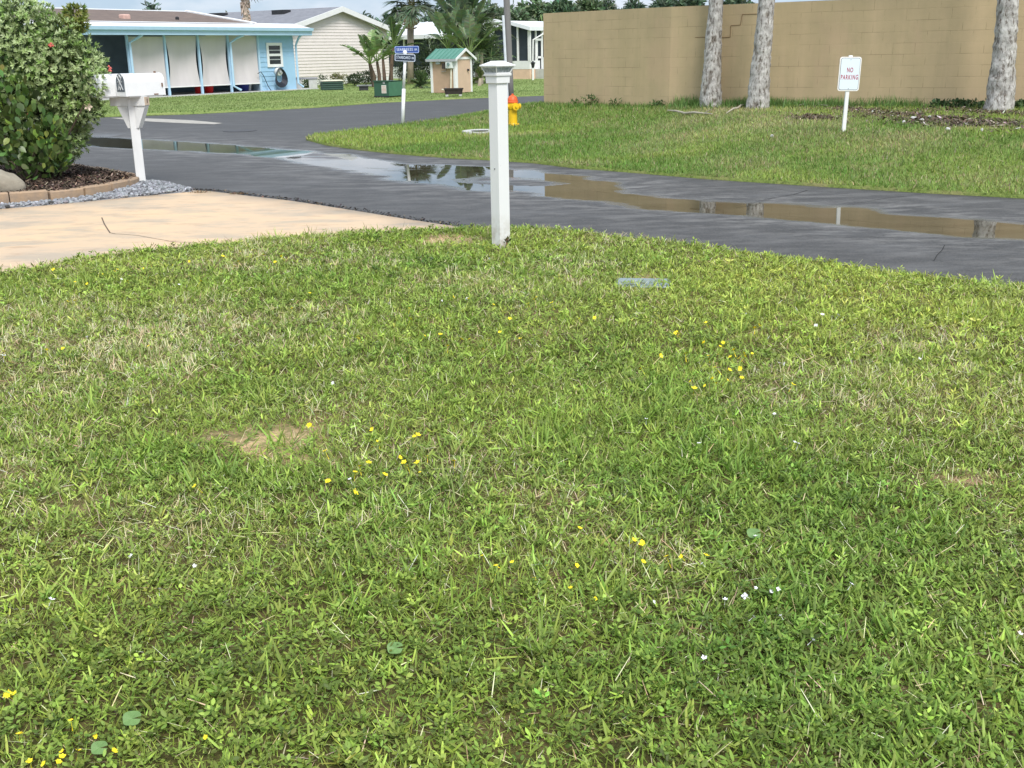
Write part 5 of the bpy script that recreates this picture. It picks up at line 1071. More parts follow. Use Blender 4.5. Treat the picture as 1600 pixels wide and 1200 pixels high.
# sticks on the bank
def sticks():
    bk = M('bleached_wood', lin((176, 168, 152)), .9, .2, 14, bump=.003)
    for pts, r, lab in (([(1043, 176), (1056, 178.5), (1070, 180.5), (1084, 181), (1100, 181), (1112, 183.5)], [.012, .02, .022, .022, .017, .008], 'long bleached fallen branch lying on the grass left of the palm trunks'),
                        ([(1135, 180.5), (1146, 175), (1152, 172.5), (1162, 168)], [.01, .018, .018, .008], 'short bleached branch lying between the two leaning palm trunks'),
                        ([(1247, 168.5), (1262, 167), (1276, 167.5), (1292, 170)], [.012, .018, .018, .008], 'brown fallen frond stalk lying by the long grass near the leaning sign')):
        P = [G(x, y, Hb1)+Vector((0, 0, .045+.02*(i % 2))) for i, (x, y) in enumerate(pts)]; m = MB().tube(P, r, 7)
        if len(pts) > 5: m.tube([P[4], P[4]+(P[5]-P[4])*.6+Vector((.06, .05, .08))], [.012, .004], 6)
        else: m.tube([P[2], P[2]+Vector((.08, .03, .07))], [.01, .004], 6)
        o = m.build('fallen_branch', bk, org=P[0]); tag(o, lab, 'branch')
    # scraps of pale shell / stone
    for i, (x, y, s, wh_) in enumerate(((1363, 178, .03, 'right of the sign'), (1428, 188, .055, 'the largest one'), (1440, 191, .035, 'beside the largest one'), (1481, 206, .05, 'in the dark litter below the others'), (1510, 198, .022, 'tiny, nearest the right palm'), (1452, 186, .025, 'behind the largest one'), (1534, 207, .018, 'specks at the far right of the litter'), (1206, 216, .022, 'alone in the grass below the middle palm'), (1412, 194, .03, 'left end of the light patch'))):
        c = G(x, y, Hb1)+Vector((0, 0, .035)); F = FR(c, (rng.uniform(.3, 1), rng.uniform(-1, 1)), lean=(rng.uniform(-.4, .4), rng.uniform(-.4, .4)))
        m = MB().taper(F, s*.9, s*.55, -.02, s, s*.6, .0).taper(F, s, s*.6, .0, s*.6, s*.35, .02); o = m.build('shell_scrap', rough_conc, org=c, bevel=.004); tag(o, 'pale scrap of shell on the bank, '+wh_, 'stone', 'pale scraps lying on the bank')
sticks()
# ================================================================ PLANTS
leafmat = M('leaf', rough=.42, var=.12, scale=4, attr='Col', trans=.18, spec=.5)
leafdull = M('leaf_dull', rough=.6, var=.15, scale=3, attr='Col', trans=.15, spec=.3)
def barkm(nm, c1, c2, sc=6, bump=.01, st=(1, 1, .4)): return M(nm, lin(c1), .9, .2, sc, bump=bump, bscale=sc*3, stretch=st, col2=lin(c2))
def lobes_points(lobes, n, inner=.0, seed=1, rough=.28):
    """points in a lumpy crown made of ellipsoid lobes, mostly near its skin; returns points and outward directions"""
    wts = np.array([l[3]*l[4]+l[4]*l[5]+l[3]*l[5] for l in lobes]); idx = rng.choice(len(lobes), n, p=wts/wts.sum()); L = np.array(lobes)[idx]
    d = rand_dirs(n); th = np.arctan2(d[:, 1], d[:, 0]); lump = vnoise(th*1.9+idx*3.1, d[:, 2]*3, 1.3, seed, 3)*1.0
    r = (1-rough*.5+rough*(lump*2-1)*1.2)*np.clip(1-rng.exponential(.11, n)-inner*rng.random(n), .15, 1.06)
    P = L[:, :3]+d*r[:, None]*L[:, 3:6]; dn = unit(d/L[:, 3:6]); return P, dn
def leaves(P, dn, Lr, Wr, prof, C, spread=.9, up=.25, fold=.12, edgeC=None, droop=.15):
    n = len(P); D = unit(dn+rng.normal(0, spread, (n, 3))*.6+np.array([0, 0, up])); S_ = unit(np.cross(D, rand_dirs(n)))
    L = rng.uniform(*Lr, n); W = rng.uniform(*Wr, n); bd = np.zeros((n, 3)); bd[:, 2] = -L*droop; return ribbons(P, D, S_, L, W, bd, prof, C, fold=fold, edgeC=edgeC)
def rosettes(P, dn, m, Lr, Wr, prof, C, edgeC, cone=.9):
    n = len(P); rp = lambda a: np.repeat(a, m, 0); ax = unit(dn+rng.normal(0, .3, (n, 3))+np.array([0, 0, .35])); t1 = unit(np.cross(ax, rand_dirs(n))); t2 = np.cross(ax, t1)
    a = np.tile(np.arange(m)*2.4, n)+rng.normal(0, .25, n*m); el = rng.uniform(.25, 1.0, n*m)*cone*1.4
    rad = rp(t1)*np.cos(a)[:, None]+rp(t2)*np.sin(a)[:, None]; D = unit(rp(ax)*np.cos(el)[:, None]+rad*np.sin(el)[:, None]); S_ = unit(np.cross(D, rp(ax)+1e-3))
    N_ = n*m; L = rng.uniform(*Lr, N_); W = rng.uniform(*Wr, N_); bd = -rp(ax)*(L*.12)[:, None]
    Pp = rp(P)-rp(ax)*np.tile(np.arange(m)*.0035, n)[:, None]
    return ribbons(Pp, D, S_, L, W, bd, prof, rp(C)*rng.normal(1, .1, (N_, 1)), fold=.10, edgeC=None if edgeC is None else rp(edgeC)*rng.normal(1, .08, (N_, 1)))
# ---- the big variegated shrub and the round leaved one in front of it
def big_shrub():
    c = G(72, 279, .1); k = c.y/1778*1.03; root = thing('variegated_shrub', c, 'huge rounded shrub with small cream edged green leaves beside the mailboxes', 'shrub')
    def lob(px, py, r, ry, rz, dy=0): q = AT(px, py, c.y+dy); return (q.x, q.y, q.z, r*k, ry*k, rz*k)
    lobes = [lob(40, 90, 92, 90, 92), lob(95, 112, 72, 70, 70, -.1), lob(134, 112, 36, 40, 40, -.1), lob(141, 134, 22, 24, 26, -.4), (lob(55, 185, 90, 80, 78, .1)), lob(120, 165, 42, 45, 42, -.1), lob(-20, 100, 80, 80, 90, .2), lob(25, 30, 50, 50, 36, -.1), lob(92, 62, 40, 45, 38, -.2), lob(100, 210, 40, 45, 45), lob(-60, 170, 80, 80, 90, .2), lob(70, 235, 50, 45, 36, .1)]
    P, dn = lobes_points(lobes, 6200, seed=3, rough=.2); ok = P[:, 2] > .18; P, dn = P[ok], dn[ok]; n = len(P)
    q = vnoise(P[:, 0]+P[:, 1], P[:, 2]*1.3, 2.2, 33, 2)[:, None]; C = np.array((.18, .29, .08))*(1-q)+np.array((.27, .39, .11))*q; C = np.clip(C*rng.normal(1, .18, (n, 1)), .01, .6)
    E = np.clip(np.array((.60, .68, .38))*rng.normal(1, .15, (n, 1)), .05, .8); gr = rng.random(n) < .28; E[gr] = C[gr]*1.3
    a = rosettes(P, dn, 8, (.040, .066), (.014, .021), [.35, 1, .85, .12], C, E)
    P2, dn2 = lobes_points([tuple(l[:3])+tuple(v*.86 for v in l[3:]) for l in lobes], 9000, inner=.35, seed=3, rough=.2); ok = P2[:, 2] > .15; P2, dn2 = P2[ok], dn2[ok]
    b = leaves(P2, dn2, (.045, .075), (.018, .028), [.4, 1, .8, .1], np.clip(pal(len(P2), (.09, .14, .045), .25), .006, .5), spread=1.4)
    # yellowish new growth at the top right
    qy = AT(118, 28, c.y-.1); Py, dy = lobes_points([(qy.x, qy.y, qy.z, 18*k, 18*k, 24*k), (AT(100, 45, c.y).x, c.y, AT(100, 45, c.y).z, 26*k, 20*k, 22*k)], 260, seed=8)
    yy = rosettes(Py, dy, 8, (.045, .075), (.013, .02), [.35, 1, .85, .12], pal(len(Py), (.22, .27, .06), .15), None)
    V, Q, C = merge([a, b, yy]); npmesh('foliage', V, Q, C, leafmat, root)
    st = MB()
    for i in range(16):
        l = lobes[i % len(lobes)]; e = Vector(l[:3])+Vector(tuple(rng.normal(0, .12, 3))); m_ = c.lerp(e, .5)+Vector((rng.uniform(-.15, .15), rng.uniform(-.1, .1), .1)); s0 = c+Vector((rng.uniform(-.15, .15), rng.uniform(-.1, .1), -.05)); st.tube([s0, m_, e], [.022, .014, .005], 6)
    st.build('stems', barkm('shrub_bark', (110, 96, 80), (78, 68, 58)), root)
    fl = MB()
    for px, py in ((79, 72), (172, 109), (46, 180)):
        q = AT(px, py, c.y-.62 if px < 150 else c.y-.25)
        for j in range(6):
            F = FR(q+Vector(tuple(rng.normal(0, .014, 3))), (rng.normal(), rng.normal()+.01), lean=(rng.normal()*.5, rng.normal()*.5)); fl.taper(F, .014, .012, 0, .004, .003, .02)
    fl.build('red_blossom', M('blossom', lin((206, 104, 92)), .6, .2, 30), root)
    pf = AT(138, 166, c.y-.45); F = FR(pf, (1, .2), lean=(.1, -.3)); wf = MB()
    for j in range(5):
        a_ = j*1.2566; wf.face([F(0, 0, 0), F(.035*math.cos(a_-.5), -.01, .035*math.sin(a_-.5)), F(.055*math.cos(a_), -.02, .055*math.sin(a_)), F(.035*math.cos(a_+.5), -.01, .035*math.sin(a_+.5))])
    wf.build('pale_blossom', M('blossom_pale', lin((246, 226, 204)), .6, .05, 30), root)
    # round leaved shrub
    c2 = G(45, 284, .1); root = thing('round_leaved_shrub', c2, 'lower shrub with large glossy round dark green leaves in front of the variegated shrub', 'shrub')
    lobs = [lob(30, 190, 58, 50, 70, -.5), lob(60, 245, 46, 45, 38, -.45), lob(5, 150, 52, 45, 50, -.45), lob(-30, 215, 50, 50, 60, -.4), lob(85, 225, 24, 25, 45, -.45)]
    P, dn = lobes_points(lobs, 1500, seed=6, rough=.25); ok = (P[:, 2] > .16); P, dn = P[ok], dn[ok]; n = len(P)
    C = pal(n, (.10, .17, .045), .25); nw = rng.random(n) < .10; C[nw] = pal(nw.sum(), (.28, .38, .08), .12)
    D = unit(dn*.5+rng.normal(0, .35, (n, 3))+np.array([0, 0, .75])); S_ = unit(np.cross(D, dn+rng.normal(0, .5, (n, 3)))); L = rng.uniform(.075, .115, n); W = L*rng.uniform(.62, .75, n)
    A = ribbons(P, D, S_, L, W, np.zeros((n, 3)), [.12, .45, .85, 1, .88, .4], C, fold=.06)
    V, Q, C = A; npmesh('foliage', V, Q, C, M('leaf_glossy', rough=.3, var=.1, scale=4, attr='Col', trans=.08, spec=.6), root)
    st = MB()
    for i in range(12):
        l = lobs[i % len(lobs)]; e = Vector(l[:3])+Vector(tuple(rng.normal(0, .12, 3))); st.tube([c2+Vector((0, 0, -.05)), c2.lerp(e, .5)+Vector((0, -.05, .05)), e], [.014, .01, .005], 6)
    st.build('stems', barkm('shrub_bark', (110, 96, 80), (78, 68, 58)), root)
big_shrub()
# ---- palms
def fan_crown(c, n, rl, seed, col, dead=4, pet=.9):
    """fan palm fronds: petiole then a fan of leaflets"""
    parts = []; st = MB()
    for i in range(n+dead):
        isd = i >= n; az = i*2.4+seed; el = rng.uniform(-.2, 1.4) if not isd else rng.uniform(-1.25, -.8); d = np.array([math.cos(az)*math.cos(el), math.sin(az)*math.cos(el), math.sin(el)])
        p0 = np.array(c[:]); p1 = p0+d*rl*pet*.55+np.array([0, 0, .04]); d2 = unit((d+np.array([0, 0, -.45]))[None])[0]; st.tube([p0, (p0+p1)/2+np.array([0, 0, .05]), p1], [.022, .018, .012], 5)
        m = 34; a = np.linspace(-1.9, 1.9, m); side = np.cross(d2, [0, 0, 1.]); side /= np.linalg.norm(side)+1e-6; up = np.cross(side, d2)
        D = d2[None]*np.cos(a)[:, None]+side[None]*np.sin(a)[:, None]+up[None]*.15; D = unit(D+rng.normal(0, .05, (m, 3))); S_ = unit(np.cross(D, up[None]+rng.normal(0, .25, (m, 3))))
        L = rl*.62*(1-.25*np.abs(a)/1.9)*rng.uniform(.85, 1.1, m); bd = np.zeros((m, 3)); bd[:, 2] = -L*rng.uniform(.25, .5, m)
        C = pal(m, (.22, .17, .10) if isd else col, .2)
        parts.append(ribbons(np.repeat(p1[None], m, 0), D, S_, L, np.full(m, rl*.055), bd, [.5, 1, .7, .1], C, fold=.15))
    return merge(parts), st
def pinnate(c, n, fl, seed, col, m=26, w=.045, ll=.35, el0=(-.2, 1.3), wide=False, stalk=.0, th=.02, droopk=.55, tear=.12):
    parts = []; st = MB()
    for i in range(n):
        az = i*2.4+seed+rng.normal(0, .15); el = rng.uniform(*el0); d = np.array([math.cos(az)*math.cos(el), math.sin(az)*math.cos(el), math.sin(el)]); f = fl*rng.uniform(.8, 1.1)
        t = np.linspace(0, 1, 12)[:, None]; pth = np.array(c[:])[None]+d[None]*f*t+np.array([0, 0, -1.])[None]*f*droopk*rng.uniform(.5, 1.2)*t**2.2*max(.15, math.cos(el))
        st.tube([tuple(p) for p in pth], list(np.linspace(th, th*.25, 12)), 5)
        tt = np.linspace(stalk+.06, .99, m); ip = np.stack([np.interp(tt, t[:, 0], pth[:, k]) for k in range(3)], 1); tan = unit(np.gradient(ip, axis=0)); side = np.cross(tan, [0, 0, 1.]); side = unit(side+1e-6)
        upv = np.cross(side, tan)
        for sg in (-1, 1):
            if wide: u = (tt-stalk)/(1-stalk); env = np.clip(np.sin(math.pi*np.clip(u, .02, .98))**.55, .1, 1); D = unit(side*sg+tan*.28+upv*.30+rng.normal(0, tear, (m, 3))); L = ll*env; W = np.full(m, (1-stalk)*f/m*1.25); bd = -upv*(L*.12)[:, None]; S_ = unit(tan+rng.normal(0, tear*.5, (m, 3))); pf = [1, 1, .95, .75]
            else: env = np.sin(math.pi*np.clip(tt*.85+.12, 0, 1))**.6; D = unit(side*sg+tan*.6+rng.normal(0, .12, (m, 3))); L = ll*env*rng.uniform(.85, 1.1, m); W = np.full(m, w); bd = np.zeros((m, 3)); bd[:, 2] = -L*.35; S_ = unit(tan+rng.normal(0, .3, (m, 3))); pf = [.6, 1, .8, .1]
            cc = pal(m, col, .10 if wide else .2)*(rng.normal(1, .13) if wide else 1); parts.append(ribbons(ip, D, S_, L, W, bd, pf, np.clip(cc, .005, .7)))
    return merge(parts), st
def trunk_mesh(path, rad, name, mat, parent, n=22, seg=60, rough=.12, seed=0, rings=0.):
    P = [Vector(p) for p in path]; V = []; Q = []; C = []
    ts = np.linspace(0, 1, seg)
    for i, t in enumerate(ts):
        f = t*(len(P)-1); k = min(int(f), len(P)-2); p = P[k].lerp(P[k+1], f-k); r = np.interp(t, np.linspace(0, 1, len(rad)), rad)
        for j in range(n):
            a = 2*math.pi*j/n; z = t*seg; nn = float(vnoise(np.array([j % n*1.0+(0 if j < n else 0)]), np.array([i*.55]), .55, seed, 3)[0])-.5
            q = r*(1+rough*nn*2+(rings*((i % 3 == 0)-.3))); V.append((p.x+math.cos(a)*q, p.y+math.sin(a)*q, p.z)); fis = nn < -.19; C.append((.5, .46, .42) if fis else (1+.3*nn,)*3)
    for i in range(seg-1):
        for j in range(n): Q.append((i*n+j, i*n+(j+1) % n, (i+1)*n+(j+1) % n, (i+1)*n+j))
    return npmesh(name, V, Q, np.array(C), mat, parent, smooth=True)
def trunk_mat(nm, c1, c2):
    m = bpy.data.materials.new(nm); m.use_nodes = True; t = m.node_tree; n = t.nodes; b = n['Principled BSDF']; oc = n.new('ShaderNodeTexCoord').outputs['Object']
    a = node_ramp(t, node_noise(t, oc, 9, 7, (1, 1, .8), rough=.7), .35, .62, lin(c1), lin(c2)); v = n.new('ShaderNodeTexVoronoi'); v.inputs['Scale'].default_value = 13; mp_ = n.new('ShaderNodeMapping'); mp_.inputs['Scale'].default_value = (1, 1, .42); t.links.new(oc, mp_.inputs['Vector']); t.links.new(mp_.outputs[0], v.inputs['Vector'])
    cr_ = node_ramp(t, node_noise(t, oc, 24, 6, (1, 1, .34), rough=.7), .38, .50, (.30, .26, .23), (1, 1, 1)); at_ = n.new('ShaderNodeAttribute'); at_.attribute_name = 'Col'
    c = node_mix(t, 1., node_mix(t, 1., a, cr_, 'MULTIPLY'), at_.outputs['Color'], 'MULTIPLY'); t.links.new(c, b.inputs['Base Color']); b.inputs['Roughness'].default_value = .9
    bp = n.new('ShaderNodeBump'); bp.inputs['Distance'].default_value = .02; t.links.new(node_noise(t, oc, 26, 6, (1, 1, .4)), bp.inputs['Height']); t.links.new(bp.outputs[0], b.inputs['Normal']); return m
tm = trunk_mat('palm_trunk', (146, 142, 138), (200, 197, 192))
def onwall_front(px, off):
    d = ray(px, 160); e = WR-WC; tpar = (WC.x*d.y-WC.y*d.x)/(e.y*d.x-e.x*d.y); q = WC+e*tpar; nn = Vector((e.y, -e.x, 0)).normalized(); q = q+nn*off; k = math.hypot(q.x, q.y)/math.hypot(d.x, d.y); q = Vector((d.x*q.y/d.y, q.y, 0)); q.z = Hb1(q.x, q.y); return q
def bank_palm(base, pts, rad, lab, seed, rot):
    B = onwall_front(base[0], base[2]); root = thing('palm_tree', B, lab, 'palm tree', 'grey palm trunks on the grassy bank'); P = [B-Vector((0, 0, .1))]
    for px, py in pts: P.append(AT(px, py, B.y))
    d = (P[-1]-P[-2]).normalized(); d = Vector((d.x*.5, 0, 1)).normalized(); 
    for k in range(3): P.append(P[-1]+d*1.5)
    sm_ = []
    for i in range(len(P)-1):
        for j in range(4): sm_.append(P[i].lerp(P[i+1], j/4))
    sm_.append(P[-1]); L = sum((sm_[i+1]-sm_[i]).length for i in range(len(sm_)-1))
    # equal steps
    cum = [0]; 
    for i in range(len(sm_)-1): cum.append(cum[-1]+(sm_[i+1]-sm_[i]).length)
    eq = []
    for s in np.linspace(0, cum[-1]*.9999, 40):
        i = max(j for j in range(len(cum)-1) if cum[j] <= s); eq.append(sm_[i].lerp(sm_[i+1], (s-cum[i])/(cum[i+1]-cum[i])))
    trunk_mesh(eq, rad, 'trunk', tm, root, n=26, seg=150, rough=.13, seed=seed, rings=.035)
    (V, Q, C), st = fan_crown(eq[-1], 26, 1.5, rot, (.085, .13, .045), dead=6); npmesh('crown', V, Q, C, leafdull, root); st.build('frond_stalks', barkm('stalk', (120, 118, 80), (96, 90, 60)), root)
bank_palm((1111, 163, .45), [(1111, 130), (1113.5, 95), (1115, 60), (1117, 30), (1119, 0)], [.23, .170, .135, .125, .12, .115, .12], 'left palm trunk against the wall, dark fissured bark, standing beside the stepped crack', 3, .3)
bank_palm((1184, 171, 1.1), [(1186, 140), (1188.5, 105), (1192, 70), (1195, 35), (1198, 0)], [.23, .170, .15, .135, .13, .12, .12], 'middle palm trunk, pale grey with a brown scar, standing right of the stepped crack', 17, 1.1)
bank_palm((1561.5, 178, 1.0), [(1563, 150), (1566, 115), (1570, 75), (1573, 35), (1575, 0)], [.25, .185, .165, .16, .155, .145, .13], 'right palm trunk at the far right of the picture behind the brown litter', 29, 2.2)
# dark scar on the middle trunk, left out of the bark itself
def far_fan_palm():
    B = AT(641, 123, 58); B.z = .05; root = thing('palm_tree', B, 'fan palm with a shaggy brown boot head behind the street sign', 'palm tree'); top = AT(641.5, 46, 58); k = 58/1778
    bk = barkm('palm_bark_tan', (196, 180, 162), (160, 146, 132), 8)
    MB().tube([B, B.lerp(top, .5), top], [5.2*k, 4.8*k, 5.4*k], 12).build('trunk', bk, root, smooth=True)
    bt = MB(); h = AT(643, 24, 58)
    for i in range(90):
        t = rng.random(); p = top.lerp(h, t); a = rng.uniform(0, 6.283); r = (8+7*math.sin(math.pi*min(1, t*.8+.25)))*k*.8; o_ = Vector((math.cos(a)*r, math.sin(a)*r, .03)); bt.tube([p, p+o_*.75+Vector((0, 0, .02)), p+o_*1.15+Vector((0, 0, rng.uniform(.02, .12)))], [.05, .04, .012], 5)
    bt.build('boots', barkm('boot', (224, 202, 184), (170, 146, 128), 8), root)
    (V, Q, C), st = fan_crown(h+Vector((0, 0, .25)), 24, 1.55, 2.0, (.10, .15, .085), dead=0); npmesh('crown', V, Q, C, leafdull, root); st.build('frond_stalks', barkm('stalk', (120, 118, 80), (96, 90, 60)), root)
far_fan_palm()
def coconut():
    Y = 54.5; B = AT(388, 100, Y); B.z = 0; top = AT(382, -8, Y); k = Y/1778; root = thing('palm_tree', B, 'tall palm with peeling brown boots rising behind the blue house roof', 'palm tree')
    MB().tube([B, B.lerp(top, .35), B.lerp(top, .75), top], [6*k, 4.6*k, 4.4*k, 5*k], 12).build('trunk', barkm('palm_bark_tan', (160, 144, 128), (124, 110, 98), 8), root, smooth=True)
    bt = MB()
    for i in range(60):
        t = rng.uniform(.70, 1.02); p = B.lerp(top, t); a = rng.uniform(0, 6.283); r = (3.8+2.2*t)*k; bt.tube([p+Vector((math.cos(a)*r*.5, math.sin(a)*r*.5, 0)), p+Vector((math.cos(a)*r, math.sin(a)*r, .03)), p+Vector((math.cos(a)*r*1.3, math.sin(a)*r*1.3, rng.uniform(-.25, .15)))], [.07, .05, .015], 5)
    bt.build('boots', barkm('boot', (170, 146, 128), (116, 96, 82), 8), root)
    c = top+Vector((0, 0, .25)); (V, Q, C), st = fan_crown(c, 20, 1.15, .7, (.08, .12, .05), dead=0); npmesh('crown', V, Q, C, leafdull, root); st.build('frond_stalks', barkm('stalk', (150, 140, 110), (110, 100, 80)), root)
coconut()
# ---- bird of paradise / banana like clumps
def paddle_clump(px, py, Y, stems, lab, col, name='banana_plant', leaf=1.3, lw=.24, seed=1, h=(1.2, 2.0), nl=5, fan=(.35, 1.35)):
    B = AT(px, py, Y); B.z = .04; root = thing(name, B, lab, 'banana plant'); parts = []; stm = MB(); st2 = MB()
    for i in range(stems):
        o_ = Vector((rng.normal(0, .32), rng.normal(0, .3), 0)); top = B+o_*1.6+Vector((rng.normal(0, .12), rng.normal(0, .1), rng.uniform(*h))); stm.tube([B+o_, (B+o_).lerp(top, .5)+Vector((rng.normal(0, .04), 0, 0)), top], [.10, .085, .06], 8)
        a, s_ = pinnate(top, nl, leaf*1.75, seed+i*1.7, col, m=22, ll=lw, el0=fan, wide=True, stalk=.36, th=.03, droopk=.35, tear=(.09 if leaf < 1 else .06)); parts.append(a); k = len(st2.v); st2.v += s_.v; st2.f += [tuple(x+k for x in f) for f in s_.f]
    V, Q, C = merge(parts); npmesh('leaves', V, Q, C, leafmat, root); stm.build('stems', barkm('banana_stem', (126, 104, 88), (84, 70, 62), 8), root); st2.build('leaf_stalks', M('stalk_green', lin((120, 140, 84)), .6, .15, 5), root)
paddle_clump(590, 130, 53, 3, 'banana like plant with tattered arching leaves behind the green transformer', (.20, .29, .11), leaf=.95, lw=.25, seed=2, h=(.8, 1.35), nl=7)
paddle_clump(604, 128, 55, 3, 'darker banana like plant with narrow leaves just left of the street sign', (.13, .20, .08), leaf=.95, lw=.21, seed=5, h=(1.0, 1.9), nl=6)
paddle_clump(703, 118, 54, 4, 'great upright fan of broad paddle leaves directly behind the tan shed', (.20, .27, .15), leaf=1.25, lw=.27, seed=1.2, h=(1.2, 2.2), nl=9, fan=(.6, 1.45))
paddle_clump(733, 118, 55, 3, 'tall dark paddle leaved clump right of the shed ridge', (.14, .20, .11), leaf=1.4, lw=.32, seed=4.2, h=(1.9, 3.0), nl=6, fan=(.5, 1.4))
def small_palm(px, py, Y, n, fl, h, lab, col, seed):
    B = AT(px, py, Y); B.z = .04; root = thing('feather_palm', B, lab, 'palm'); t = B+Vector((.05, 0, h))
    MB().tube([B, t], [.09, .07], 8).build('trunk', barkm('palm_bark_tan', (160, 144, 128), (124, 110, 98), 8), root)
    (V, Q, C), st = pinnate(t, n, fl, seed, col, m=30, w=.05, ll=fl*.24, el0=(.0, 1.4)); npmesh('crown', V, Q, C, leafdull, root); st.build('frond_stalks', M('stalk_green', lin((120, 140, 84)), .6, .15, 5), root)
small_palm(752, 118, 55, 16, 1.9, 1.6, 'feathery palm between the tan shed and the utility pole', (.10, .145, .07), .3)
small_palm(766, 118, 57, 14, 1.6, 1.2, 'low feathery palm against the screened porch corner', (.085, .135, .06), 1.9)
small_palm(745, 119, 58, 14, 2.2, 2.6, 'taller olive feather palm behind the shed', (.13, .15, .085), 3.1)
small_palm(657, 125, 50, 18, .8, .1, 'small spiky rosette plant on the lawn left of the shed', (.09, .14, .06), .9)
small_palm(749, 128, 52, 9, .6, .35, 'little drooping plant at the foot of the big palms right of the shed', (.13, .15, .06), 2.2)
# ---- shrubs by the houses
def shrub(px, py, Y, w_, h_, n, lab, col, leaf=.09, name='shrub', cat='shrub', z0=.03):
    B = AT(px, py, Y); B.z = z0; root = thing(name, B, lab, cat); lobes = [(B.x+rng.normal(0, w_*.25), B.y+rng.normal(0, w_*.2), z0+h_*rng.uniform(.35, .6), w_*rng.uniform(.45, .7), w_*.5, h_*rng.uniform(.35, .5)) for _ in range(4)]
    P, dn = lobes_points(lobes, n, inner=.2, seed=int(px)); ok = P[:, 2] > z0+.02; P, dn = P[ok], dn[ok]; V, Q, C = leaves(P, dn, (leaf*.7, leaf*1.3), (leaf*.3, leaf*.5), [.4, 1, .7, .1], np.clip(pal(len(P), col, .28), .005, .6))
    npmesh('foliage', V, Q, C, leafdull, root); st = MB()
    for l in lobes: st.tube([B, Vector(l[:3])], [.02, .008], 5)
    st.build('stems', barkm('shrub_bark', (110, 96, 80), (78, 68, 58)), root)
shrub(479, 131, 54, .55, .5, 500, 'low green shrub under the stone bench', (.08, .12, .05))
shrub(505, 126, 56, .3, .65, 250, 'thin upright shrub right of the stone bench', (.07, .11, .05))
shrub(531, 131, 56, .55, .75, 700, 'yellowish grassy shrub behind the ribbed green box', (.19, .19, .08))
shrub(553, 128, 56, .75, .65, 800, 'dark rounded shrub against the cream house left of the banana plant', (.055, .085, .04))
shrub(571, 128, 57, .7, .75, 800, 'dark loose shrub beside the banana plant stem', (.065, .095, .045))
shrub(622, 122, 60, 1.0, 1.3, 1400, 'dense shrub behind the street sign pole', (.075, .115, .05))
shrub(650, 116, 60, .9, 1.0, 1000, 'grey green shrub right of the street sign pole', (.09, .12, .065))
shrub(676, 112, 60, 1.4, 2.4, 2200, 'tall leafy shrub filling the gap left of the shed', (.08, .12, .055), .12)
shrub(717, 110, 60, 1.6, 3.0, 2600, 'dense dark shrubbery directly behind the shed', (.055, .085, .04), .13)
shrub(758, 110, 60, 1.2, 2.6, 2200, 'olive tangle of foliage between the shed and the porch', (.09, .115, .055), .13)
shrub(776, 108, 57, .45, 1.5, 700, 'slim green shrub hugging the porch corner post', (.09, .14, .06))
# ---- trees beyond the houses
def tree(px, top, Y, wpx, lab, col, n=2600, leaf=.30, low=None, palmy=False, seed=0):
    k = Y/1778; B = AT(px, 85, Y); B.z = 0; H = AT(px, top, Y).z; W = wpx*k*.5; root = thing('tree', B, lab, 'tree', 'trees beyond the houses'); lobes = []
    zc = H*.68; nl = 8
    for i in range(nl):
        a = rng.uniform(0, 6.283); r = rng.uniform(.15, .62)*W; zz = H*rng.uniform(.42, .80); s = rng.uniform(.38, .58)
        lobes.append((B.x+math.cos(a)*r, B.y+math.sin(a)*r*.8, zz, W*s, W*s, min(H*.26, W*s*.8)))
    lobes.append((B.x, B.y, H*.72, W*.55, W*.5, H*.24)); 
    P, dn = lobes_points(lobes, n, inner=.15, seed=seed+int(px), rough=.5); hh = (P[:, 2]/H)[:, None]; q = vnoise(P[:, 0]*1.0, P[:, 2]*1.3, .9, seed, 2)[:, None]
    C = np.clip(pal(n, col, .28)*(.75+.5*q), .006, .6)
    D = unit(dn+rng.normal(0, .6, (n, 3))+np.array([0, 0, .1])); S_ = unit(np.cross(D, rand_dirs(n))); L = rng.uniform(leaf*.7, leaf*1.5, n)*(1.6 if palmy else 1); Wd = L*(.24 if palmy else .45); bd = np.zeros((n, 3)); bd[:, 2] = -L*(.4 if palmy else .15)
    V, Q, C = ribbons(P, D, S_, L, Wd, bd, [.4, 1, .75, .1], C); npmesh('crown', V, Q, C, leafdull, root)
    st = MB().tube([B, B+Vector((.1, 0, H*.35)), B+Vector((0, 0, H*.62))], [W*.09+.06, W*.06+.05, .05], 8)
    for l in lobes[:6]: st.tube([B+Vector((0, 0, H*.3)), B.lerp(Vector(l[:3]), .5)+Vector((0, 0, H*.22)), Vector(l[:3])], [W*.05+.03, W*.03+.02, .02], 6)
    st.build('trunk', barkm('tree_bark', (112, 100, 88), (82, 74, 66)), root)
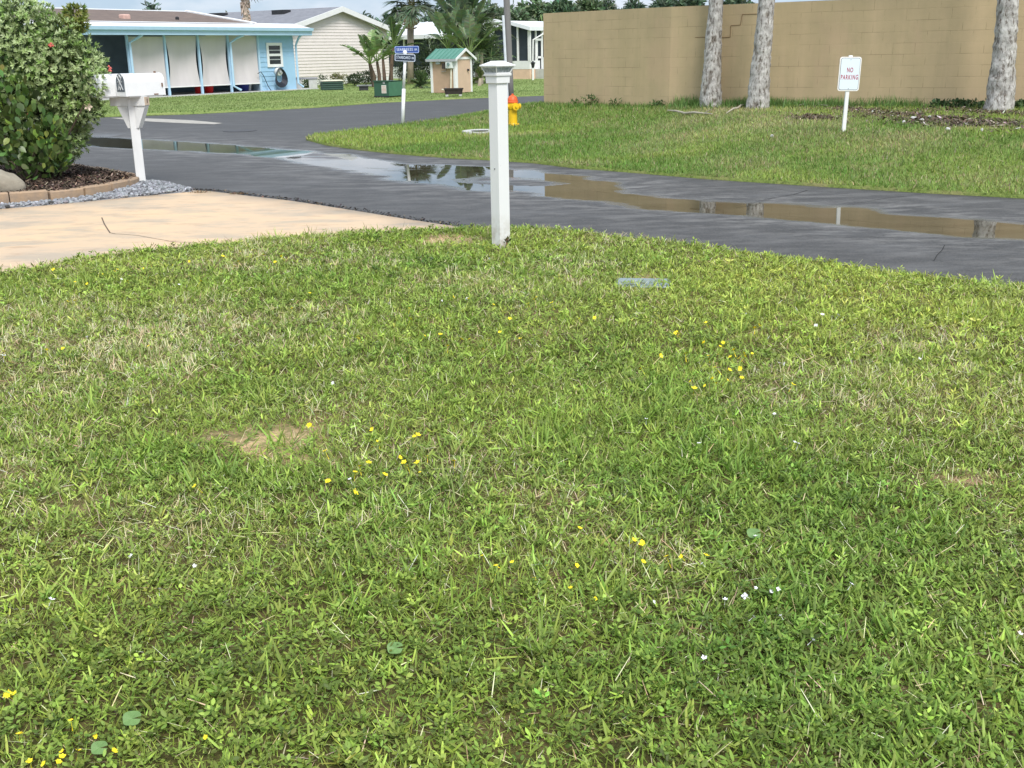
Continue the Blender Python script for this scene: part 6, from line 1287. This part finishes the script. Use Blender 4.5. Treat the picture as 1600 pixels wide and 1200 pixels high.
T = [(246, -3, 78, 58, 'dark rounded treetop alone behind the brown roof of the blue house', (.06, .085, .06), 1600, .26, False), (363, 17, 86, 36, 'small soft treetop left of the booted palm behind the blue house', (.085, .11, .08), 1100, .26, False),
     (402, 22, 90, 40, 'low treetop right of the booted palm above the grey roof', (.075, .105, .075), 1000, .26, False), (450, 20, 92, 40, 'low treetop above the left part of the grey shingle roof', (.07, .10, .07), 1000, .26, False),
     (480, 12, 90, 46, 'treetop with a tufted peak above the grey shingle roof', (.075, .11, .07), 1300, .26, True), (566, 15, 92, 46, 'dark tufted treetop right of the cream gable peak', (.05, .08, .055), 1500, .26, True), (596, 22, 95, 50, 'lower dark treetop between the gable and the fan palm', (.055, .085, .055), 1300, .26, False),
     (628, 14, 84, 56, 'dark tree behind the fan palm above the white roof', (.045, .075, .05), 1800, .28, False), (664, 20, 86, 60, 'dark tree between the fan palm and the paddle leaved clump', (.055, .085, .055), 1700, .28, False), (690, 6, 92, 60, 'tree behind the great fan of paddle leaves', (.06, .09, .06), 1800, .28, False),
     (722, -20, 80, 70, 'tall tree behind the shed clump reaching above the picture', (.05, .08, .05), 2400, .28, True), (762, -4, 76, 64, 'olive tree left of the utility pole', (.085, .115, .07), 2400, .26, True), (806, 4, 82, 70, 'bushy tree just right of the utility pole above the porch', (.075, .11, .06), 2600, .26, True),
     (842, -10, 84, 62, 'pale feathery tree above the right end of the porch roof', (.10, .145, .075), 2400, .26, True), (880, -14, 78, 70, 'dark green tree above the left corner of the beige wall', (.065, .10, .055), 2600, .26, False), (918, -16, 80, 66, 'second tree above the wall right of the dark one', (.08, .115, .06), 2400, .26, False), (946, -13, 84, 46, 'soft grey green treetop above the middle of the left wall face', (.085, .11, .075), 1700, .26, True),
     (990, -11, 88, 56, 'low spiky tree above the wall near its corner', (.055, .085, .055), 1800, .28, True), (1035, -18, 92, 60, 'tree rising behind the wall corner', (.06, .09, .06), 1700, .28, True), (1080, -20, 92, 60, 'tree behind the wall left of the left palm trunk', (.06, .09, .055), 1500, .28, False), (1145, -24, 92, 80, 'tree behind the wall between the two leaning palm trunks', (.06, .09, .055), 1500, .28, False),
     (160, 14, 96, 60, 'tree far behind the left end of the brown roof', (.06, .09, .06), 1000, .28, False)]
for i, (px, top, Y, wpx, lab, col, n_, lf, pm_) in enumerate(T): tree(px, top, Y, wpx*1.15, lab, tuple(c*1.7 for c in col), int(n_*1.5), lf*1.15, None, pm_, i)
# low far vegetation mass closing the horizon
def far_wood():
    n = 26000; x = rng.uniform(-75, 110, n); y = rng.uniform(106, 120, n); hgt = 1.6+1.6*vnoise(x, y*0, .12, 9, 3); z = rng.random(n)**.8*hgt; P = np.column_stack([x, y, z]); dn = unit(np.column_stack([rng.normal(0, .5, n), -np.ones(n), np.full(n, .5)]))
    V, Q, C = leaves(P, dn, (.35, .8), (.2, .4), [.4, 1, .7, .1], np.clip(pal(n, (.075, .11, .07), .3), .006, .5)); tag(npmesh('far_wood', V, Q, C, leafdull), 'dim low band of far trees closing the view behind the houses', 'wood', kind='stuff')
far_wood()
# weeds along the wall foot at the left and right
def bank_weeds():
    for px, w_, h_, n, lab in ((930, .14, .22, 90, 'small leafy weed at the foot of the left wall face'), (905, .1, .12, 40, 'tiny weed at the wall foot near its left corner'), (968, .1, .14, 50, 'small weed at the wall foot left of the corner'), (1035, .14, .12, 110, 'low weed at the very corner of the wall')):
        d = ray(px, 160); e = WC-WL; tpar = (WL.x*d.y-WL.y*d.x)/(e.y*d.x-e.x*d.y); q = WL+e*tpar; nn = Vector((e.y, -e.x, 0)).normalized(); q = q+nn*.14; q.z = Hb1(q.x, q.y)
        P = np.column_stack([q.x+rng.normal(0, w_*.6, n), q.y+rng.normal(0, .05, n), q.z+rng.random(n)*h_]); V, Q, C = leaves(P, unit(rng.normal(0, 1, (n, 3))+np.array([0, -.3, .8])), (.04, .08), (.02, .035), [.4, 1, .7, .1], pal(n, (.08, .13, .04), .25)); o = npmesh('weed', V, Q, C, leafdull); tag(o, lab, 'weed')
    lx = []; 
    for px in rng.uniform(1470, 1640, 34):
        d = ray(px, 165); e = WR-WC; tpar = (WC.x*d.y-WC.y*d.x)/(e.y*d.x-e.x*d.y); q = WC+e*tpar; nn = Vector((e.y, -e.x, 0)).normalized(); q = q+nn*rng.uniform(.05, .4); lx.append((q.x, q.y, Hb1(q.x, q.y)))
    P = np.repeat(np.array(lx), 26, 0); n = len(P); P = P+np.column_stack([rng.normal(0, .09, n), rng.normal(0, .06, n), rng.random(n)*.13]); V, Q, C = leaves(P, unit(rng.normal(0, 1, (n, 3))+np.array([0, -.2, .9])), (.04, .08), (.03, .05), [.4, 1, .8, .2], pal(n, (.06, .105, .04), .25))
    o = npmesh('ground_cover', V, Q, C, leafdull); tag(o, 'dark leafy ground cover along the wall foot near the right palm trunk', 'ground cover', kind='stuff')
bank_weeds()
# ---- flowers in the near lawn
def flowers():
    yel = M('petal_yellow', lin((254, 226, 36)), .6, .1, 40); wh = M('petal_white', lin((238, 236, 240)), .6, .05, 40); ctr = M('flower_centre', lin((214, 150, 20)), .7)
    def fmesh(nm, npet, r, wd, mat, up, cmat=None):
        m = MB()
        for j in range(npet):
            a = j*2*math.pi/npet+rng.normal(0, .1); u = Vector((math.cos(a), math.sin(a), 0)); s_ = Vector((-u.y, u.x, 0)); rr = r*rng.uniform(.85, 1.1)
            m.face([Vector((0, 0, 0)), u*rr*.6-s_*wd+Vector((0, 0, up*.6)), u*rr+Vector((0, 0, up)), u*rr*.6+s_*wd+Vector((0, 0, up*.6))])
        m.lathe(W0, [(.0, -.001), (r*.26, .0005), (r*.22, .002), (0, .003)], 7)
        k = len(m.v); m.v += [(0, 0, 0), (.0012, 0, -.03), (-.0012, 0, -.03)]; m.f.append((k, k+1, k+2))
        me = bpy.data.meshes.new(nm); me.from_pydata([tuple(v) for v in m.v], [], m.f); me.materials.append(mat); me.update(); return me
    ym = [fmesh('yellow_flower', 6, .0085, .0034, yel, .002), fmesh('yellow_flower', 5, .0095, .0038, yel, .004)]; wm = [fmesh('white_flower', 5, .011, .0042, wh, .005), fmesh('white_flower', 4, .012, .005, wh, .001)]
    big = fmesh('yellow_flower', 11, .015, .0032, yel, .002)
    def put(px, py, me, lab, cat, grp, s=1.0, hz=.040):
        p = G(px, py, .045+hz); o = bpy.data.objects.new(cat.replace(' ', '_'), me); COL.objects.link(o); o.location = p; s *= rng.uniform(.75, 1.15)*(1+.04*max(0, p.y-4)); s *= (.8 if py > 850 else 1); o.scale = (s,)*3; o.rotation_euler = (rng.normal()*.4+.35, rng.normal()*.35, rng.uniform(0, 6.28)); tag(o, lab, cat, grp); FL.append((o, px, py, cat, grp))
    FL = []
    cen = [(1081, 594), (1085, 600), (1100, 602), (1120, 599), (1136, 597), (1115, 590), (1105, 555), (1127, 540), (1148, 545), (1160, 553), (1176, 552), (1165, 558), (1122, 556), (1140, 557), (1118, 575), (1140, 578), (1153, 576), (1100, 535), (1130, 535), (1000, 576), (1220, 541), (1186, 510), (1178, 514), (1031, 554), (1072, 553), (1060, 520), (1105, 503)]
    left = [(485, 665), (582, 671), (595, 690), (590, 692), (648, 683), (651, 679), (561, 726), (576, 726), (555, 738), (553, 769), (512, 751), (508, 705), (626, 716), (630, 722), (636, 729), (655, 723), (669, 713), (600, 745), (305, 761), (710, 720), (656, 740)]
    mid = [(908, 826), (990, 843), (1004, 845), (1006, 850), (1041, 870), (1065, 868), (1005, 877), (900, 884), (855, 886), (1102, 866), (777, 884), (801, 880), (1160, 590)]
    low = [(30, 1145), (96, 1180), (92, 1192), (98, 1178), (152, 1150), (120, 1172), (180, 1175), (322, 1148), (68, 1195), (46, 1188), (110, 1125), (755, 868), (778, 885), (895, 920), (930, 934), (1075, 942), (832, 905)]
    top = [(330, 405), (350, 399), (372, 408), (390, 402), (410, 398), (296, 407), (268, 415), (232, 409), (222, 418), (180, 422), (160, 431), (184, 421), (118, 440), (136, 443), (100, 437), (200, 438), (236, 436), (312, 438), (106, 470), (115, 468), (8, 548), (76, 549), (98, 546), (232, 541), (237, 533), (82, 420), (345, 420), (430, 408), (395, 390), (376, 397), (440, 400), (365, 415), (420, 412),
           (560, 530), (558, 526), (690, 462), (712, 462), (735, 468), (770, 475), (834, 467), (838, 465), (827, 475), (640, 480), (795, 500), (780, 520), (812, 530), (1055, 522), (1058, 520), (690, 520), (720, 530), (752, 545), (763, 532), (735, 528), (860, 475), (930, 498), (905, 498), (665, 525), (700, 540), (640, 500), (1240, 600), (455, 480), (482, 460)]
    import itertools
    for pts, where in ((cen, 'in the flowery patch of the lawn right of centre'), (left, 'in the flowery patch beside the bare sandy spot'), (mid, 'among the weeds in the middle of the lawn'), (low, 'near the bottom edge of the lawn'), (top, 'in the far part of the lawn near the driveway and post')):
        for i, (x, y) in enumerate(pts): put(x+rng.normal(0, 1.5), y+rng.normal(0, 1.5), ym[i % 2], 'tiny yellow flower '+where, 'yellow flower', 'yellow flowers '+where, 1.35 if where[0:2] != 'ne' else 1.1)
    put(12, 1085, big, 'largest golden yellow daisy flower at the lower left edge', 'yellow flower', None, 1.0); put(22, 1083, big, 'golden daisy flower touching the largest one at the lower left', 'yellow flower', None, .9); put(30, 1146, big, 'golden daisy flower alone below the pair at the lower left', 'yellow flower', None, .8)
    for i, (x, y, s) in enumerate(((80, 937, 1.3), (204, 868, 1.2), (304, 884, 1), (250, 920, 1.1), (547, 749, 1.1), (1092, 692, 1.2), (1180, 838, 1), (1022, 940, 1.1), (1133, 937, 1.4), (1164, 931, 1.3), (1181, 919, 1), (1216, 920, 1), (1205, 925, 1), (1178, 963, 1.1), (1220, 962, .9), (1331, 912, 1.2), (1594, 990, 1.2), (1248, 693, 1.3), (1100, 1028, 1.2), (1300, 494, 1.5), (1285, 492, 1.3), (1310, 492, 1.4), (1318, 497, 1.1), (1275, 508, 1.2), (1335, 508, 1.2), (1225, 568, 1.3),
                                  (1210, 647, 1.2), (675, 403, 1.4), (764, 405, 1.6), (700, 395, 1), (708, 413, 1), (730, 466, 1), (690, 470, 1.1), (520, 598, 1.1), (6, 556, 1.3), (168, 478, 1.1), (136, 527, 1.2), (314, 510, 1.2), (348, 557, 1), (190, 436, 1), (280, 445, 1), (874, 376, 1.6), (880, 375, 1.2), (1437, 560, 1), (1165, 490, 1), (830, 392, 1), (1270, 1000, 1), (1242, 690, 1.1), (1010, 655, .9), (1097, 880, .9))):
        put(x, y, wm[i % 2], 'tiny white blossom dotted among the grass of the near lawn', 'white flower', 'white blossoms in the near lawn', s*.85)
    ones = 'first second third fourth fifth sixth seventh eighth ninth tenth eleventh twelfth thirteenth fourteenth fifteenth sixteenth seventeenth eighteenth nineteenth'.split()
    def ordn(k): return ones[k] if k < 19 else ('twentieth' if k == 19 else ('thirtieth' if k == 29 else ('twenty ' if k < 29 else 'thirty ')+ones[(k+1) % 10-1]))
    sets = {}
    for o, px, py, cat, grp in FL:
        if grp is None: continue
        if cat == 'white flower': w_ = 'left half of the lawn' if px < 800 else ('upper right of the lawn' if py < 750 else 'lower right of the lawn')
        elif 'far part' in grp: w_ = 'far lawn beside the driveway' if px < 500 else 'far lawn below the white post'
        else: w_ = grp.replace('yellow flowers ', '').replace('in the ', '').replace('among the ', '').replace('near the ', '')
        sets.setdefault((cat, w_), []).append((px, o))
    for (cat, w_), l in sets.items():
        l.sort(key=lambda q: q[0])
        for k, (px, o) in enumerate(l): o['label'] = '%s tiny %s from the left, %s' % (ordn(k), cat, w_)
    # round pennywort leaves
    gm_ = M('round_leaf', lin((112, 146, 84)), .6, .16, 30, trans=.15)
    for i, (x, y, r, lab) in enumerate(((206, 1122, .021, 'round pale green leaf near the bottom left of the lawn'), (155, 1168, .018, 'round green leaf below and left of the larger pale one'), (1178, 833, .022, 'round pale leaf among the grass right of centre'), (617, 1012, .020, 'small round leaf in the weeds below the middle'))):
        p = G(x, y, .085); F = FR(p, (1, 0), lean=(.05, -.45)); m = MB(); m.v = [tuple(F(0, 0, -.002))]+[tuple(F(r*math.cos(a)*(1+.04*math.sin(5*a)), r*math.sin(a), .003*math.sin(3*a))) for a in np.linspace(.25, 2*math.pi-.05, 22)]; m.f = [(0, j, j+1) for j in range(1, 22)]
        k = len(m.v); m.v += [tuple(F(.0015, 0, -.002)), tuple(F(-.0015, 0, -.002)), tuple(F(0, .005, -.05))]; m.f.append((k, k+1, k+2)); tag(m.build('round_leaf', gm_, org=p), lab, 'leaf')
flowers()

def grit():
    pts = [(292, 297), (335, 298.5), (385, 304.5), (450, 312), (500, 319.5), (560, 329), (640, 342), (716, 353.5)]; P = [G(x, y, .01) for x, y in pts]; n = 900; k = rng.integers(0, len(P)-1, n); t = rng.random(n)
    A = np.array([tuple(p) for p in P]); q = A[k]*(1-t)[:, None]+A[k+1]*t[:, None]; x = q[:, 0]+rng.normal(0, .035, n); y = q[:, 1]+.03+rng.normal(0, .03, n)
    C = pal(n, (.035, .033, .032), .3); b_ = rng.random(n) < .12; C[b_] = pal(b_.sum(), (.20, .14, .09), .3)
    V, Q, C = blades(x, y, rng.uniform(.004, .022, n), rng.uniform(0, 6.283, n), rng.uniform(.9, 1.7, n), rng.uniform(.01, .03, n), rng.uniform(.01, .022, n), np.zeros(n), [.6, 1, .6], C)
    tag(npmesh('asphalt_crumbs', V, Q, C, M('litter', rough=.9, attr='Col', var=.2, scale=9)), 'dark asphalt crumbs and bits along the seam of the tan driveway', 'grit', kind='stuff')
    for px, py, n, lab in ((311, 301, 60, 'tiny dry weed in the driveway seam by the gravel tip'), (374, 303, 50, 'tiny reddish weed in the driveway seam further along')):
        p = G(px, py, .02); o = npmesh('weed', *blades(p.x+rng.normal(0, .06, n), p.y+rng.normal(0, .02, n), np.full(n, .018), rng.uniform(0, 6.28, n), rng.uniform(.2, 1.4, n), rng.uniform(.015, .045, n), rng.uniform(.006, .012, n), rng.uniform(0, .3, n), [.4, 1, .6, .1], pal(n, (.22, .15, .08), .3)), grassmat); tag(o, lab, 'weed')
grit()
